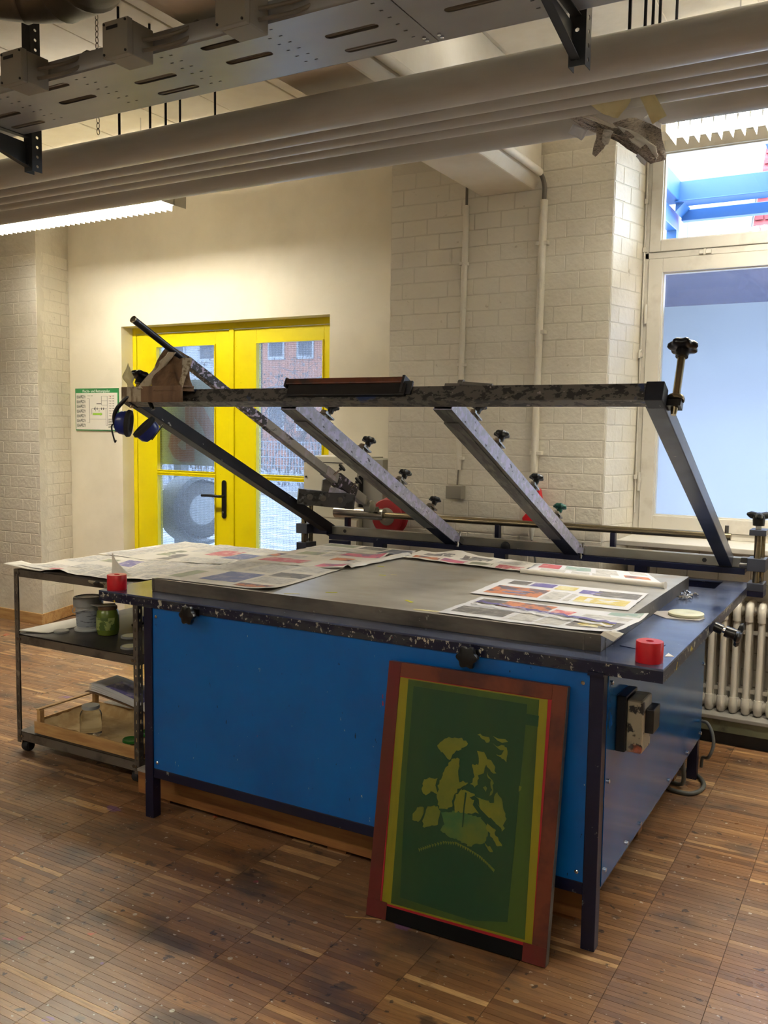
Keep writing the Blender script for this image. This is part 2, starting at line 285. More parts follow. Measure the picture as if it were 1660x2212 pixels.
    def build(s, name, mats, parent=None, origin=None, local=False, smooth=False, bevel=0, solid=0, kind=None, fix=True):
        if isinstance(mats, str): mats = [mats]
        if origin is None:
            xs = [p.x for p in s.v]; ys = [p.y for p in s.v]; zs = [p.z for p in s.v]
            origin = Vector(((min(xs) + max(xs)) / 2, (min(ys) + max(ys)) / 2, min(zs)))
        origin = Vector(origin)
        me = bpy.data.meshes.new(name); me.from_pydata([tuple(p - origin) for p in s.v], [], s.f)
        for mm in mats: me.materials.append(MATS[mm])
        for i, q in enumerate(me.polygons): q.material_index = s.m[i]
        if fix:
            import bmesh
            bm = bmesh.new(); bm.from_mesh(me); bmesh.ops.recalc_face_normals(bm, faces=bm.faces); bm.to_mesh(me); bm.free()
        if smooth: me.shade_smooth(); me.set_sharp_from_angle(angle=math.radians(40))
        o = bpy.data.objects.new(name, me); COL.objects.link(o)
        W_LOC[o.name] = origin.copy()
        if parent is not None:
            o.parent = parent
            o.location = origin if local else origin - W_LOC[parent.name]
            if local: W_LOC[o.name] = origin.copy()
        else: o.location = origin
        if bevel:
            bv = o.modifiers.new('edge', 'BEVEL'); bv.width = bevel; bv.segments = 2; bv.limit_method = 'ANGLE'
        if solid:
            so = o.modifiers.new('thickness', 'SOLIDIFY'); so.thickness = solid; so.offset = 0
        if kind: o['kind'] = kind
        return o
W_LOC = {}
def tag(o, label, cat, group=None):
    o['label'] = label; o['category'] = cat
    if group: o['group'] = group
    return o
def thing(name, loc, label=None, cat=None, group=None, kind=None, rot=None):
    o = bpy.data.objects.new(name, None); o.empty_display_size = 0.1; COL.objects.link(o); o.location = loc; W_LOC[o.name] = Vector(loc)
    if rot: o.rotation_euler = rot
    if label: tag(o, label, cat, group)
    if kind: o['kind'] = kind
    return o
def dup(root, dx, label=None, rz=0.0):
    def cp(o, par):
        c = o.copy(); COL.objects.link(c)
        if par is not None: c.parent = par; c.matrix_parent_inverse = o.matrix_parent_inverse
        for ch in list(o.children): cp(ch, c)
        return c
    r = cp(root, None); r.location = root.location + Vector(dx); r.rotation_euler.z = root.rotation_euler.z + rz
    if label: r['label'] = label
    return r
def plate(outline, holes, thick):
    """flat plate in local XY with real holes, thickness along Z; returns (verts, faces)"""
    cu = bpy.data.curves.new('plate', 'CURVE'); cu.dimensions = '2D'; cu.fill_mode = 'BOTH'; cu.extrude = thick / 2
    for pts in [outline] + holes:
        sp = cu.splines.new('POLY'); sp.points.add(len(pts) - 1)
        for i, p in enumerate(pts): sp.points[i].co = (p[0], p[1], 0, 1)
        sp.use_cyclic_u = True
    ob = bpy.data.objects.new('plate', cu); COL.objects.link(ob)
    me = bpy.data.meshes.new_from_object(ob)
    vs = [v.co.copy() for v in me.vertices]; fs = [tuple(p.vertices) for p in me.polygons]
    bpy.data.objects.remove(ob); bpy.data.curves.remove(cu); bpy.data.meshes.remove(me)
    return vs, fs
def slot_pts(x0, x1, yc, r, n=5):
    out = []
    for i in range(n + 1): a = math.pi / 2 + math.pi * i / n; out.append((x0 + r + r * math.cos(a), yc + r * math.sin(a)))
    for i in range(n + 1): a = -math.pi / 2 + math.pi * i / n; out.append((x1 - r + r * math.cos(a), yc + r * math.sin(a)))
    return out
def nz(x, y, z=0.0, s=1.0): return noise.noise(Vector((x * s, y * s, z)))
rnd = random.Random(7)
# ------------------------------------------------------------------ room shell
CEIL = 3.30
# floor: slab plus individual parquet strips
fl = MB().box(-9.2, 4.6, -5.2, 2.9, -0.10, -0.0045).build('floor', 'board_grey', kind='structure')
MATS['board_grey']; fl.data.materials.clear(); fl.data.materials.append(mat('floor_bed', (104, 78, 54), 0.7))
def strip_me(w, d):
    m = MB(); b = 0.0005; t = -0.0; vs = [(-w/2, -d/2, -.004), (w/2, -d/2, -.004), (w/2, d/2, -.004), (-w/2, d/2, -.004), (-w/2+b, -d/2+b, t), (w/2-b, -d/2+b, t), (w/2-b, d/2-b, t), (-w/2+b, d/2-b, t)]
    m.add(vs, [(4, 5, 6, 7), (0, 1, 5, 4), (1, 2, 6, 5), (2, 3, 7, 6), (3, 0, 4, 7)]); return m
SW, SD = PX - 0.0007, PY - 0.0001
sm = bpy.data.meshes.new('parquet_strip'); tmp = strip_me(SW, SD)
sm.from_pydata([tuple(p) for p in tmp.v], [], tmp.f); sm.materials.append(MATS['parquet_wood'])
cells = []
for i in range(-20, 50):
    for j in range(150, 400):
        x = (i + .5) * PX - PX0 + 0.0; y = (j + .5) * PY - PY0
        if -6.4 < x < 2.6 and -2.7 < y < 2.45: cells.append((x, y))
def view(x, y):
    d = Vector((x, y, 0)) - cam.location; zc = d.dot(FW); return (d.dot(RT) / zc * 1940.6 + 830, 1106 - d.dot(UP) / zc * 1940.6, zc)
near = sorted([c for c in cells if view(*c)[2] > 0 and -20 < view(*c)[0] < 1680 and view(*c)[1] < 2230 and not (-1.95 < c[0] < -.18 and c[1] > .2)], key=lambda c: view(*c)[2])[:300]
ns = set(near); big = MB()
rnd.seed(3)
for c in cells:
    dz = rnd.uniform(-.0003, .0003); tx = rnd.uniform(-.0007, .0007)
    if c in ns:
        o = bpy.data.objects.new('parquet_strip', sm); COL.objects.link(o); o.parent = fl; o.location = Vector((c[0], c[1], dz)) - W_LOC[fl.name]; o.rotation_euler = (tx * 8, 0, 0)
    else:
        big.add([p + Vector((c[0], c[1], dz)) for p in tmp.v], tmp.f)
big.build('parquet_strips', 'parquet_wood', fl, kind='stuff', fix=False)

def wall(name, m, mats='wall_paint', **k): return m.build(name, mats, kind='structure', **k)
# left pier: front, skew side
LP = [(-6.4, 2.104), (-5.108, 2.104), (-5.219, 2.50), (-5.219, 2.85), (-6.4, 2.85)]
wp_l = wall('wall_pier_left', MB().prism([(x, y, 0) for x, y in LP], (0, 0, CEIL)), 'mortar')
RP = [(-2.080, 2.104), (-0.789, 2.104), (-0.704, 2.40), (-0.704, 2.85), (-2.080, 2.85)]
wp_r = wall('wall_pier_right', MB().prism([(x, y, 0) for x, y in RP], (0, 0, CEIL)), 'mortar')
wall('wall_back', MB().box(-5.219, -4.650, 2.50, 2.85, 0, CEIL).box(-2.757, -2.08, 2.50, 2.85, 0, CEIL).box(-4.650, -2.757, 2.50, 2.85, 2.283, CEIL).box(-9.0, -6.4, 2.5, 2.85, 0, CEIL))
par = wall('wall_parapet', MB().box(-0.704, 1.5, 2.31, 2.85, 0, 0.955).box(2.7, 4.5, 2.31, 2.85, 0, .955), 'parapet_paint')
wall('wall_lintel', MB().box(-0.704, 1.5, 2.40, 2.85, 3.10, CEIL).box(2.7, 4.5, 2.40, 2.85, 3.10, CEIL))
wall('wall_pier_far', MB().box(1.5, 2.7, 2.104, 2.85, 0, CEIL))
wall('wall_right', MB().box(4.5, 4.7, -5.2, 2.85, 0, CEIL))
wall('wall_left', MB().box(-9.2, -9.0, -5.2, 2.85, 0, CEIL))
wall('wall_front', MB().box(-9.2, 4.7, -5.4, -5.2, 0, CEIL))
cm = MB().box(-9.2, 4.7, -5.4, 2.9, CEIL, CEIL + .2)
ceil = wall('ceiling', cm, 'ceiling_paint')
# formwork board joints on the ceiling: raised boards running towards the back wall
rnd.seed(5)
x = -6.0
while x < 3.2:
    w = rnd.uniform(.34, .52)
    if not (-1.53 < x + w and x < -1.17): MB().box(x + .004, x + w - .004, -3.2, 2.48, CEIL - rnd.uniform(.006, .012), CEIL + .001).build('ceiling_board', 'ceiling_paint', ceil, bevel=.003)
    x += w
bm_ = MB().prism([(-1.518, -5.2, 2.803), (-1.215, -5.2, 2.803), (-1.179, -5.2, 2.85), (-1.179, -5.2, CEIL), (-1.518, -5.2, CEIL)], (0, 7.304, 0))
wall('trim_1', bm_, 'ceiling_paint', bevel=.008)
# bricks --------------------------------------------------------------
def brick_mesh(w, sd):
    r = random.Random(sd); m = MB(); nu, nv = 4, 2; H = .0876 - .004; Wd = w - .004; b = .0028
    P = [[Vector((-Wd/2 + b + (Wd - 2*b) * i / nu + (r.uniform(-.003, .003) if 0 < i < nu else 0), -.0020 + r.uniform(-.0004, .0004), -H/2 + b + (H - 2*b) * j / nv + r.uniform(-.0015, .0015))) for i in range(nu + 1)] for j in range(nv + 1)]
    vs = [p for row in P for p in row]; fs = [(j*(nu+1)+i, j*(nu+1)+i+1, (j+1)*(nu+1)+i+1, (j+1)*(nu+1)+i) for j in range(nv) for i in range(nu)]
    per = [i for i in range(nu)] + [(nu) + (nu+1)*j for j in range(nv)] + [(nv*(nu+1)+nu-i) for i in range(nu)] + [(nu+1)*(nv-j) for j in range(nv)]
    n = len(vs); c = Vector((0, 0, 0))
    for k in per:
        p = vs[k]; vs.append(Vector((p.x * Wd / (Wd - 2*b) , .0005, p.z * H / (H - 2*b))))
    L_ = len(per)
    for k in range(L_): fs.append((per[k], n + k, n + (k + 1) % L_, per[(k + 1) % L_]))
    m.add(vs, fs); me = bpy.data.meshes.new('brick'); me.from_pydata([tuple(p) for p in m.v], [], m.f); me.materials.append(MATS['brick_paint'])
    import bmesh
    bm = bmesh.new(); bm.from_mesh(me); bmesh.ops.recalc_face_normals(bm, faces=bm.faces); bm.to_mesh(me); bm.free()
    f0 = me.polygons[0]
    if f0.normal.y > 0: me.flip_normals()
    me.shade_smooth(); me.set_sharp_from_angle(angle=math.radians(18)); return me
BM = {w: [brick_mesh(w, int(w * 1000) + k) for k in range(5)] for w in (.155, .29)}
def brick_face(par, p0, p1, z0, z1, seed, name='brick'):
    """bricks along the horizontal line p0->p1 (visible side to the right-hand normal), courses from z0 to z1"""
    r = random.Random(seed); p0 = Vector(p0); p1 = Vector(p1); d = (p1 - p0); L_ = d.length; d.normalize(); ang = math.atan2(d.y, d.x); n = 0
    c = 0; z = z0 + .0438
    while z < z1:
        s = 0.0; off = (c % 2) * .078
        first = True
        while s < L_ - .02:
            w = r.choice((.155, .155, .155, .29)); wv = w
            if first and off: wv = .078
            first = False
            if s + wv > L_: wv = L_ - s
            if wv > .03:
                o = bpy.data.objects.new(name, BM[w][r.randrange(5)]); COL.objects.link(o); o.parent = par
                q = p0 + d * (s + wv / 2); o.location = Vector((q.x, q.y, z)) - W_LOC[par.name]
                o.rotation_euler = (r.uniform(-.002, .002), r.uniform(-.006, .006), ang + r.uniform(-.002, .002)); o.scale = (wv / w, 1, 1); n += 1
            s += wv
        z += .0876; c += 1
    return n
brick_face(wp_r, (-2.078, 2.104), (-0.791, 2.104), .79, 3.02, 1)
brick_face(wp_r, (-0.787, 2.108), (-0.706, 2.395), .96, 3.1, 2)
brick_face(wp_l, (-5.75, 2.104), (-5.110, 2.104), .35, 2.80, 3)
brick_face(wp_l, (-5.112, 2.108), (-5.217, 2.498), .20, 2.80, 4)
brick_face(par, (-0.70, 2.309), (0.35, 2.309), .08, .92, 5)
# baseboards
MB().box(-6.4, -5.10, 2.088, 2.104, 0, .085).prism([(-5.10, 2.088, 0), (-5.208, 2.482, 0), (-5.224, 2.482, 0), (-5.116, 2.10, 0)], (0, 0, .085)).build('baseboard_left', 'wood_raw', kind='structure', bevel=.002)
MB().box(-5.215, -4.66, 2.484, 2.50, 0, .085).build('baseboard_back', 'wood_raw', kind='structure', bevel=.002)
# window ledge, sill
MB().box(-.704, 1.5, 2.075, 2.42, .958, .986).build('trim_2', 'window_paint', kind='structure', bevel=.004)
# ledge under the radiator
lg = MB().box(-.70, 1.5, 2.070, 2.31, .130, .150).build('trim_3', 'grey_ledge', kind='structure', bevel=.003)
MB().box(-.70, 1.5, 2.078, 2.10, .070, .130).build('ledge_fascia', 'olive_paint', lg)
MB().box(-.70, 1.5, 2.110, 2.13, .0, .070).build('ledge_plinth', 'black_rubber', lg)

# ------------------------------------------------------------------ window
def bar4(m, x0, x1, z0, z1, w, y0, y1):
    m.box(x0, x0 + w, y0, y1, z0, z1); m.box(x1 - w, x1, y0, y1, z0, z1); m.box(x0 + w, x1 - w, y0, y1, z1 - w, z1); m.box(x0 + w, x1 - w, y0, y1, z0, z0 + w)
def window(nm, X0, X1, detail, frosted=True):
    root = thing(nm, ((X0 + X1) / 2, 2.42, .986), kind='structure'); XM = (X0 + X1) / 2 + .06
    f = MB(); f.box(X0, X0 + .032, 2.395, 2.50, .986, 3.10); f.box(X1 - .03, X1, 2.395, 2.50, .986, 3.10); f.box(X0, X1, 2.395, 2.50, 3.05, 3.10); f.box(X0, X1, 2.395, 2.50, .986, 1.02)
    f.box(X0, X1, 2.395, 2.50, 2.452, 2.484); f.box(XM - .03, XM + .03, 2.395, 2.50, 1.02, 3.05)
    f.build('window_frame', 'window_paint', root, bevel=.003)
    for a, b in ((X0 + .034, XM - .032), (XM + .032, X1 - .032)):
        for z0, z1, w, gm in ((1.022, 2.450, .073, 1), (2.486, 3.048, .058, 0)):
            m = MB(); bar4(m, a, b, z0, z1, w, 2.385, 2.45)
            s = m.build('sash', 'window_paint', root, bevel=.003)
            if gm: s.data.name = 'lower_sash'
            m = MB(); bar4(m, a + w, b - w, z0 + w, z1 - w, .007, 2.40, 2.436); m.build('glazing_bead', 'pvc_white', s)
            MB().box(a + w, b - w, 2.436, 2.440, z0 + w, z1 - w).build('pane', 'dirty_glass' if gm and frosted else 'clear_glass', s)
            if gm and frosted: MB().box(a + w + .004, b - w - .004, 2.432, 2.4335, z0 + w + .002, 2.203).build('frosted_film', 'frosted_film', s)
    if detail:
        for z in (2.165, 1.275): MB().cyl((X0 + .03, 2.378, z - .05), (X0 + .03, 2.378, z + .05), .008, 10).box(X0 + .024, X0 + .036, 2.372, 2.396, z - .004, z + .004).build('hinge', 'window_paint', root, smooth=True)
        r_ = MB(); r_.cyl((X0 + .010, 2.384, 1.10), (X0 + .010, 2.384, 2.98), .005, 8)
        for z in (1.3, 1.95, 2.5, 2.75): r_.box(X0 + .002, X0 + .020, 2.374, 2.396, z - .012, z + .012)
        r_.tube([(X0 + .010, 2.384, 1.98), (X0 + .012, 2.350, 1.97), (X0 + .012, 2.345, 1.93)], .005, 8)
        r_.build('latch_rod', 'window_paint', root, smooth=True)
        MB().box(-.415, -.355, 2.372, 2.386, 2.456, 2.474).box(-.392, -.380, 2.364, 2.386, 2.45, 2.48).build('latch', 'pvc_white', root, bevel=.002)
window('window_1', -0.704, 1.5, True)
window('window_2', 2.7, 4.5, False, False)

# ------------------------------------------------------------------ yellow double door
dr = thing('door_1', (-3.70, 2.65, 0), kind='structure')
f = MB().box(-4.650, -4.612, 2.615, 2.70, 0, 2.283).box(-2.795, -2.757, 2.615, 2.70, 0, 2.283).box(-4.612, -2.795, 2.615, 2.70, 2.238, 2.283)
f.build('door_frame', 'yellow_paint', dr, bevel=.002)
for a, b, ga, gb in ((-4.608, -3.672, -4.402, -3.826), (-3.668, -2.799, -3.452, -2.880)):
    y0, y1 = 2.620, 2.672
    m = MB(); m.box(a, ga, y0, y1, .02, 2.234); m.box(gb, b, y0, y1, .02, 2.234); m.box(ga, gb, y0, y1, 2.136, 2.234); m.box(ga, gb, y0, y1, .02, .22)
    lf = m.build('door_leaf', 'yellow_paint', dr, bevel=.003)
    m = MB()
    for gz0, gz1 in ((.22, 1.170), (1.198, 2.136)):
        bar4(m, ga, gb, gz0, gz1, .006, 2.608, 2.640)
    m.build('glazing_bead', 'yellow_paint', lf)
    MB().cyl((ga, 2.625, 1.184), (gb, 2.625, 1.184), .0155, 12).build('glazing_bar', 'yellow_paint', lf, smooth=True)
    MB().box(ga, gb, 2.644, 2.648, .22, 1.184).build('pane', 'wired_glass', lf)
    MB().box(ga, gb, 2.644, 2.648, 1.184, 2.136).build('pane', 'wired_glass', lf)
MB().box(-3.690, -3.650, 2.606, 2.622, .02, 2.236).build('cover_strip', 'yellow_paint', dr, bevel=.002)
h = MB(); h.prism([(-3.745 + b, 2.619, 1.007 + a) for a, b in slot_pts(-.142, .142, 0, .020)], (0, -.010, 0))
hp = h.build('handle_plate', 'black_plastic', dr, bevel=.002)
MB().tube([(-3.745, 2.608, 1.030), (-3.745, 2.560, 1.032), (-3.765, 2.552, 1.033), (-3.82, 2.552, 1.035), (-3.905, 2.552, 1.032)], .0105, 10).build('door_handle', 'black_plastic', dr, smooth=True)
MB().cyl((-3.745, 2.608, .912), (-3.745, 2.600, .912), .009, 12).box(-3.748, -3.742, 2.599, 2.608, .885, .912).build('keyhole', 'chrome', dr)

# ------------------------------------------------------------------ wall fittings
c1 = thing('wall_conduit', (-1.606, 2.085, 1.22), 'thin white cable conduit on the brick pier ending at a square socket box', 'conduit')
MB().cyl((-1.596, 2.082, 2.76), (-1.611, 2.082, 1.315), .0165, 12).build('conduit_tube', 'brick_paint', c1, smooth=True)
MB().cyl((-1.594, 2.082, 3.30), (-1.596, 2.082, 2.76), .008, 8).each('cable', 'cable_grey', c1, smooth=True)
MB().cyl((-1.611, 2.085, 1.315), (-1.618, 2.088, 1.228), .005, 8).build('cable', 'cable_grey', c1, smooth=True)
for z in (2.45, 1.38, 1.9): MB().box(-1.628, -1.580, 2.068, 2.10, z - .009, z + .009).build('clip', 'brick_paint', c1, bevel=.002)
MB().box(-1.668, -1.571, 2.040, 2.10, 1.152, 1.226).build('socket_box', 'junction_grey', tag(thing('junction_box', (-1.62, 2.07, 1.15)), 'small square beige junction box on white bricks below the thin conduit', 'box'), bevel=.004)
c2 = thing('wall_conduit', (-1.155, 2.085, 1.32), 'thick white conduit that bends from the ceiling beam down the brick pier', 'conduit')
MB().tube([(-1.162, 2.078, 1.317), (-1.150, 2.078, 2.74)], .0205, 12).build('conduit_tube', 'brick_paint', c2, smooth=True)
MB().tube([(-1.150, 2.078, 2.74), (-1.149, 2.078, 2.80), (-1.152, 2.06, 2.842), (-1.156, 2.02, 2.868)], .012, 10).build('bend', 'cable_grey', c2, smooth=True)
MB().tube([(-1.156, 2.02, 2.868), (-1.156, -1.5, 2.868)], .019, 12).build('conduit_tube', 'ceiling_paint', c2, smooth=True)
for z in (1.42, 2.06, 2.52): MB().box(-1.186, -1.120, 2.062, 2.10, z - .010, z + .010).build('clip', 'brick_paint', c2, bevel=.002)
for x, z in ((-2.0, 1.39), (-1.31, 2.56)):
    pass
# electrical cabinet between door and pier
cb = thing('electrical_cabinet', (-2.54, 2.35, .3), 'beige metal wall cabinet standing beside the yellow door, behind the lifting frame', 'cabinet')
MB().box(-2.745, -2.335, 2.20, 2.495, .30, 1.362).build('body', 'cabinet_cream', cb, bevel=.004)
MB().box(-2.742, -2.344, 2.192, 2.20, .98, 1.318).build('door', 'cabinet_cream', cb, bevel=.002)
MB().box(-2.742, -2.344, 2.192, 2.20, .34, .972).build('door', 'cabinet_cream', cb, bevel=.002)
MB().box(-2.742, -2.45, 2.188, 2.192, 1.321, 1.326).box(-2.336, -2.330, 2.194, 2.45, 1.0, 1.25).build('seal', 'black_rubber', cb)
MB().cyl((-2.722, 2.190, 1.23), (-2.722, 2.186, 1.23), .006, 8).build('lock', 'black_plastic', cb)
MB().box(-2.335, -2.19, 2.24, 2.495, .30, 1.352).build('side_unit', 'cabinet_side', cb, bevel=.004)
# poster
po = thing('evacuation_plan', (-4.915, 2.496, 1.496), 'green and white escape plan poster on the plaster wall left of the door', 'sign')
MB().box(-5.150, -4.680, 2.490, 2.498, 1.494, 1.822).build('sheet', 'poster_green', po)
MB().box(-5.142, -4.688, 2.4885, 2.490, 1.502, 1.786).build('plan_field', 'poster_white', po)
pt = MB()
for k in range(7): z = 1.77 - k * .037; pt.box(-5.132, -5.036, 2.4875, 2.4885, z - .026, z)
for k in range(9): z = 1.765 - k * .019; pt.box(-4.778, -4.722, 2.4875, 2.4885, z - .006, z)
for k in range(4): pt.box(-4.785, -4.705, 2.4875, 2.4885, 1.575 - k * .019, 1.587 - k * .019)
pt.box(-5.010, -4.955, 2.4875, 2.4885, 1.762, 1.767)
pt.each('text_block', 'poster_text', po)
pl = MB()
def ln(x0, z0, x1, z1, t=.0016):
    if abs(x1 - x0) > abs(z1 - z0): pl.box(min(x0, x1), max(x0, x1), 2.4873, 2.4885, z0 - t / 2, z0 + t / 2)
    else: pl.box(x0 - t / 2, x0 + t / 2, 2.4873, 2.4885, min(z0, z1), max(z0, z1))
for a in ((-4.858, 1.762, -4.795, 1.762), (-4.858, 1.762, -4.858, 1.692), (-4.795, 1.762, -4.795, 1.535), (-4.858, 1.725, -4.795, 1.725), (-4.858, 1.692, -4.795, 1.692), (-5.016, 1.742, -4.990, 1.742), (-4.990, 1.742, -4.990, 1.555), (-5.016, 1.555, -4.990, 1.555), (-4.965, 1.665, -4.80, 1.665), (-4.99, 1.583, -4.81, 1.583), (-4.965, 1.665, -4.965, 1.62), (-4.81, 1.665, -4.81, 1.535), (-4.81, 1.535, -4.795, 1.535), (-4.925, 1.68, -4.925, 1.645), (-4.885, 1.66, -4.885, 1.64)): ln(*a)
pl.box(-4.912, -4.862, 2.4873, 2.4885, 1.699, 1.706)
for x in (-4.94, -4.91, -4.862, -4.84): pl.box(x, x + .008, 2.4873, 2.4885, 1.655, 1.672)
pl.build('plan_drawing', 'poster_line', po)
MB().prism([(-4.955, 2.4875, 1.615), (-4.868, 2.4875, 1.615), (-4.868, 2.4875, 1.610), (-4.850, 2.4875, 1.623), (-4.868, 2.4875, 1.636), (-4.868, 2.4875, 1.631), (-4.955, 2.4875, 1.631)], (0, .001, 0)).build('escape_arrow', 'poster_arrow', po)
MB().box(-4.765, -4.757, 2.4868, 2.4874, 1.752, 1.760).build('marker', 'poster_red', po)
tc_ = bpy.data.curves.new('title', 'FONT'); tc_.body = 'Flucht- und Rettungsplan'; tc_.size = .030; tc_.extrude = .0004; tc_.align_x = 'CENTER'; tc_.materials.append(MATS['poster_letter'])
tt = bpy.data.objects.new('title', tc_); COL.objects.link(tt); tme = bpy.data.meshes.new_from_object(tt); bpy.data.objects.remove(tt)
to = bpy.data.objects.new('title_text', tme); COL.objects.link(to); tme.materials.clear(); tme.materials.append(MATS['poster_letter']); to.parent = po; to.rotation_euler = (math.pi / 2, 0, 0); to.location = (0, -.008, .295)
# red cable reel and red gun on the pier
cr = thing('cable_reel', (-2.03, 2.03, .95), 'round red plastic cable reel on the left edge of the brick pier', 'reel')
MB().lathe((-2.03, 2.10, 1.03), (0, -1, 0), [(.06, 0), (.06, .02), (.105, .022), (.112, .03), (.105, .038), (.05, .04), (.05, .075), (.10, .077), (.104, .084), (.098, .09), (.03, .09)], 32).build('drum', 'red_dull', cr, smooth=True)
MB().lathe((-2.03, 2.03, 1.03), (0, -1, 0), [(.052, 0), (.052, .022), (.04, .026)], 20).build('hub', 'junction_grey', cr, smooth=True)
gu = thing('caulking_gun', (-1.16, 2.05, .96), 'red hand tool with pale conical nozzle hanging on the bricks behind the clamp bar', 'tool')
MB().prism([(-1.150, 2.04, 1.235), (-1.118, 2.04, 1.232), (-1.098, 2.04, 1.13), (-1.125, 2.04, 1.075), (-1.165, 2.04, 1.045), (-1.205, 2.04, 1.05), (-1.210, 2.04, 1.07), (-1.185, 2.04, 1.10)], (0, .045, 0)).build('body', 'red_plastic', gu, bevel=.006)
MB().lathe((-1.160, 2.06, 1.048), (0.02, 0, -1), [(.020, 0), (.019, .03), (.008, .09), (.006, .095)], 14).build('nozzle', 'pvc_white', gu, smooth=True)
MB().tube([(-1.158, 2.062, .955), (-1.150, 2.064, .90), (-1.137, 2.07, .84), (-1.135, 2.07, .75)], .005, 8).build('hose', 'hose_grey', gu, smooth=True)
MB().tube([(-1.095, 2.05, 1.17), (-1.080, 2.05, 1.15), (-1.086, 2.05, 1.12)], .004, 6).build('spring_cord', 'hose_grey', gu, smooth=True)

# ------------------------------------------------------------------ radiator
ra = thing('radiator', (.4, 2.21, .15), 'cream white column radiator under the frosted window', 'radiator')
sec = MB()
for y in (2.145, 2.215, 2.28):
    sec.tube([(0, y, .20), (0, y, .66)], .0145, 10)
def hdr(z, s):
    sec.lathe((-.0285, 2.21, z), (1, 0, 0), [(.022, 0), (.034, .010), (.036, .0285), (.034, .047), (.022, .057)], 14)
for z in (.185, .672):
    k = -1 if z < .4 else 1
    sec.tube([(0, 2.145, z - k * .05), (0, 2.143, z - k * .012), (0, 2.152, z + k * .012), (0, 2.175, z + k * .026), (0, 2.25, z + k * .026), (0, 2.275, z + k * .012), (0, 2.28, z - k * .05)], .019, 10); hdr(z, 1)
first = sec.build('section', 'radiator_paint', ra, origin=(0, 2.21, .15), smooth=True)
first.location.x = -.34 - .4
for k in range(1, 26):
    o = first.copy(); COL.objects.link(o); o.location.x = first.location.x + k * .0572
MB().box(-.36, 1.12, 2.150, 2.156, .545, .565).build('bracket', 'radiator_paint', ra).location.y += .06
MB().box(-.36, 1.12, 2.210, 2.216, .245, .265).build('bracket', 'radiator_paint', ra)
MB().box(-.30, -.27, 2.18, 2.25, .150, .163).box(1.0, 1.03, 2.18, 2.25, .150, .163).each('foot', 'radiator_paint', ra)
# ------------------------------------------------------------------ overhead: pipes, tray, lights
PIP = [(0.355, 2.70, .0635), (0.538, 2.70, .035), (0.636, 2.70, .035), (0.730, 2.70, .035), (0.975, 2.738, .0635)]
PLAB = ['large grey ceiling pipe nearest the cable tray', 'thin grey ceiling pipe directly behind the nearest large pipe', 'thin grey ceiling pipe in the middle of the bundle', 'thin grey ceiling pipe in front of the rearmost large pipe', 'large grey ceiling pipe at the back of the bundle, wrapped in newspaper']
for (y, z, r), lb in zip(PIP, PLAB):
    p = thing('ceiling_pipe', (-1.5, y, z - r), lb, 'pipe', 'pipes hung side by side under the ceiling')
    MB().tube([(-8.9, y, z), (4.4, y, z)], r, 28).build('pipe_body', 'pipe_paint', p, smooth=True)
    for x in (-6.78, -4.61, -2.43, -.26, 1.91):
        MB().cyl((x, y, z + r - .004), (x, y, CEIL), .0055, 8).build('hanger_rod', 'arm_dark', p, smooth=True)
# perforated cable tray
tr = thing('cable_tray', (-1.5, -.13, 2.70), 'grey perforated metal cable tray hanging in front of the pipes', 'cable tray')
Y0, Y1, ZT = -.312, .047, 2.710
for sx0, sx1 in ((-8.0, -3.90), (-3.896, -.752), (-.748, 4.2)):
    holes = []
    x = -8.0 + .1; k = 0
    xs = [-1.735 - .3925 * 2 * n for n in range(0, 9)] + [-1.735 + .3925 * 2 * n for n in range(1, 8)]
    for xc in xs:
        for xx, rows in ((xc, (-.152, -.040)), (xc + .3925, (-.262, -.140))):
            for yr in rows:
                a, b = xx - .092, xx + .092
                if a > sx0 + .03 and b < sx1 - .03: holes.append(slot_pts(a, b, yr, .0155))
        for q in range(6):
            for xx in (xc + .145 + .0, xc + .185, xc - .245, xc - .205):
                yy = -.275 + q * .048; c = xx
                if sx0 + .02 < c < sx1 - .02: holes.append([(c - .006, yy - .003), (c + .006, yy - .003), (c + .006, yy + .003), (c - .006, yy + .003)])
    vs, fs = plate([(sx0, Y0 + .004), (sx1, Y0 + .004), (sx1, Y1 - .018), (sx0, Y1 - .018)], holes, .002)
    m = MB(); m.add([Vector(v) + Vector((0, 0, ZT)) for v in vs], fs)
    bt = m.build('tray_floor', 'tray_steel', tr, fix=False)
    m = MB()
    for yy, sg in ((Y0, 1), (Y1, -1)):
        prof = [(yy + sg * .006, ZT - .001), (yy + sg * .002, ZT + .002), (yy, ZT + .007), (yy, ZT + .058), (yy + sg * .002, ZT + .061), (yy + sg * .008, ZT + .061), (yy + sg * .008, ZT + .058), (yy + sg * .003, ZT + .056), (yy + sg * .002, ZT + .008), (yy + sg * .007, ZT + .0015)]
        if sg < 0:
            R_ = .018; o_ = [(yy - R_ + R_ * math.sin(t), ZT - .001 + R_ - R_ * math.cos(t)) for t in [math.pi / 2 * k / 6 for k in range(7)]]
            i_ = [(yy - R_ + (R_ - .002) * math.sin(t), ZT - .001 + R_ - (R_ - .002) * math.cos(t)) for t in [math.pi / 2 * k / 6 for k in range(6, -1, -1)]]
            prof = o_ + [(yy, ZT + .056), (yy + .006, ZT + .061), (yy + .006, ZT + .063), (yy - .002, ZT + .058)] + i_
        m.prism([(sx0, a, b) for a, b in prof], (sx1 - sx0, 0, 0))
    m.each('side_flange', 'tray_steel', tr, smooth=True)
for xb in (-.775, -.725):
    for yy in (-.02, .0): MB().lathe((xb, yy, ZT - .001), (0, 0, -1), [(.006, 0), (.006, .006), (.004, .007)], 8).build('bolt', 'chrome', tr)
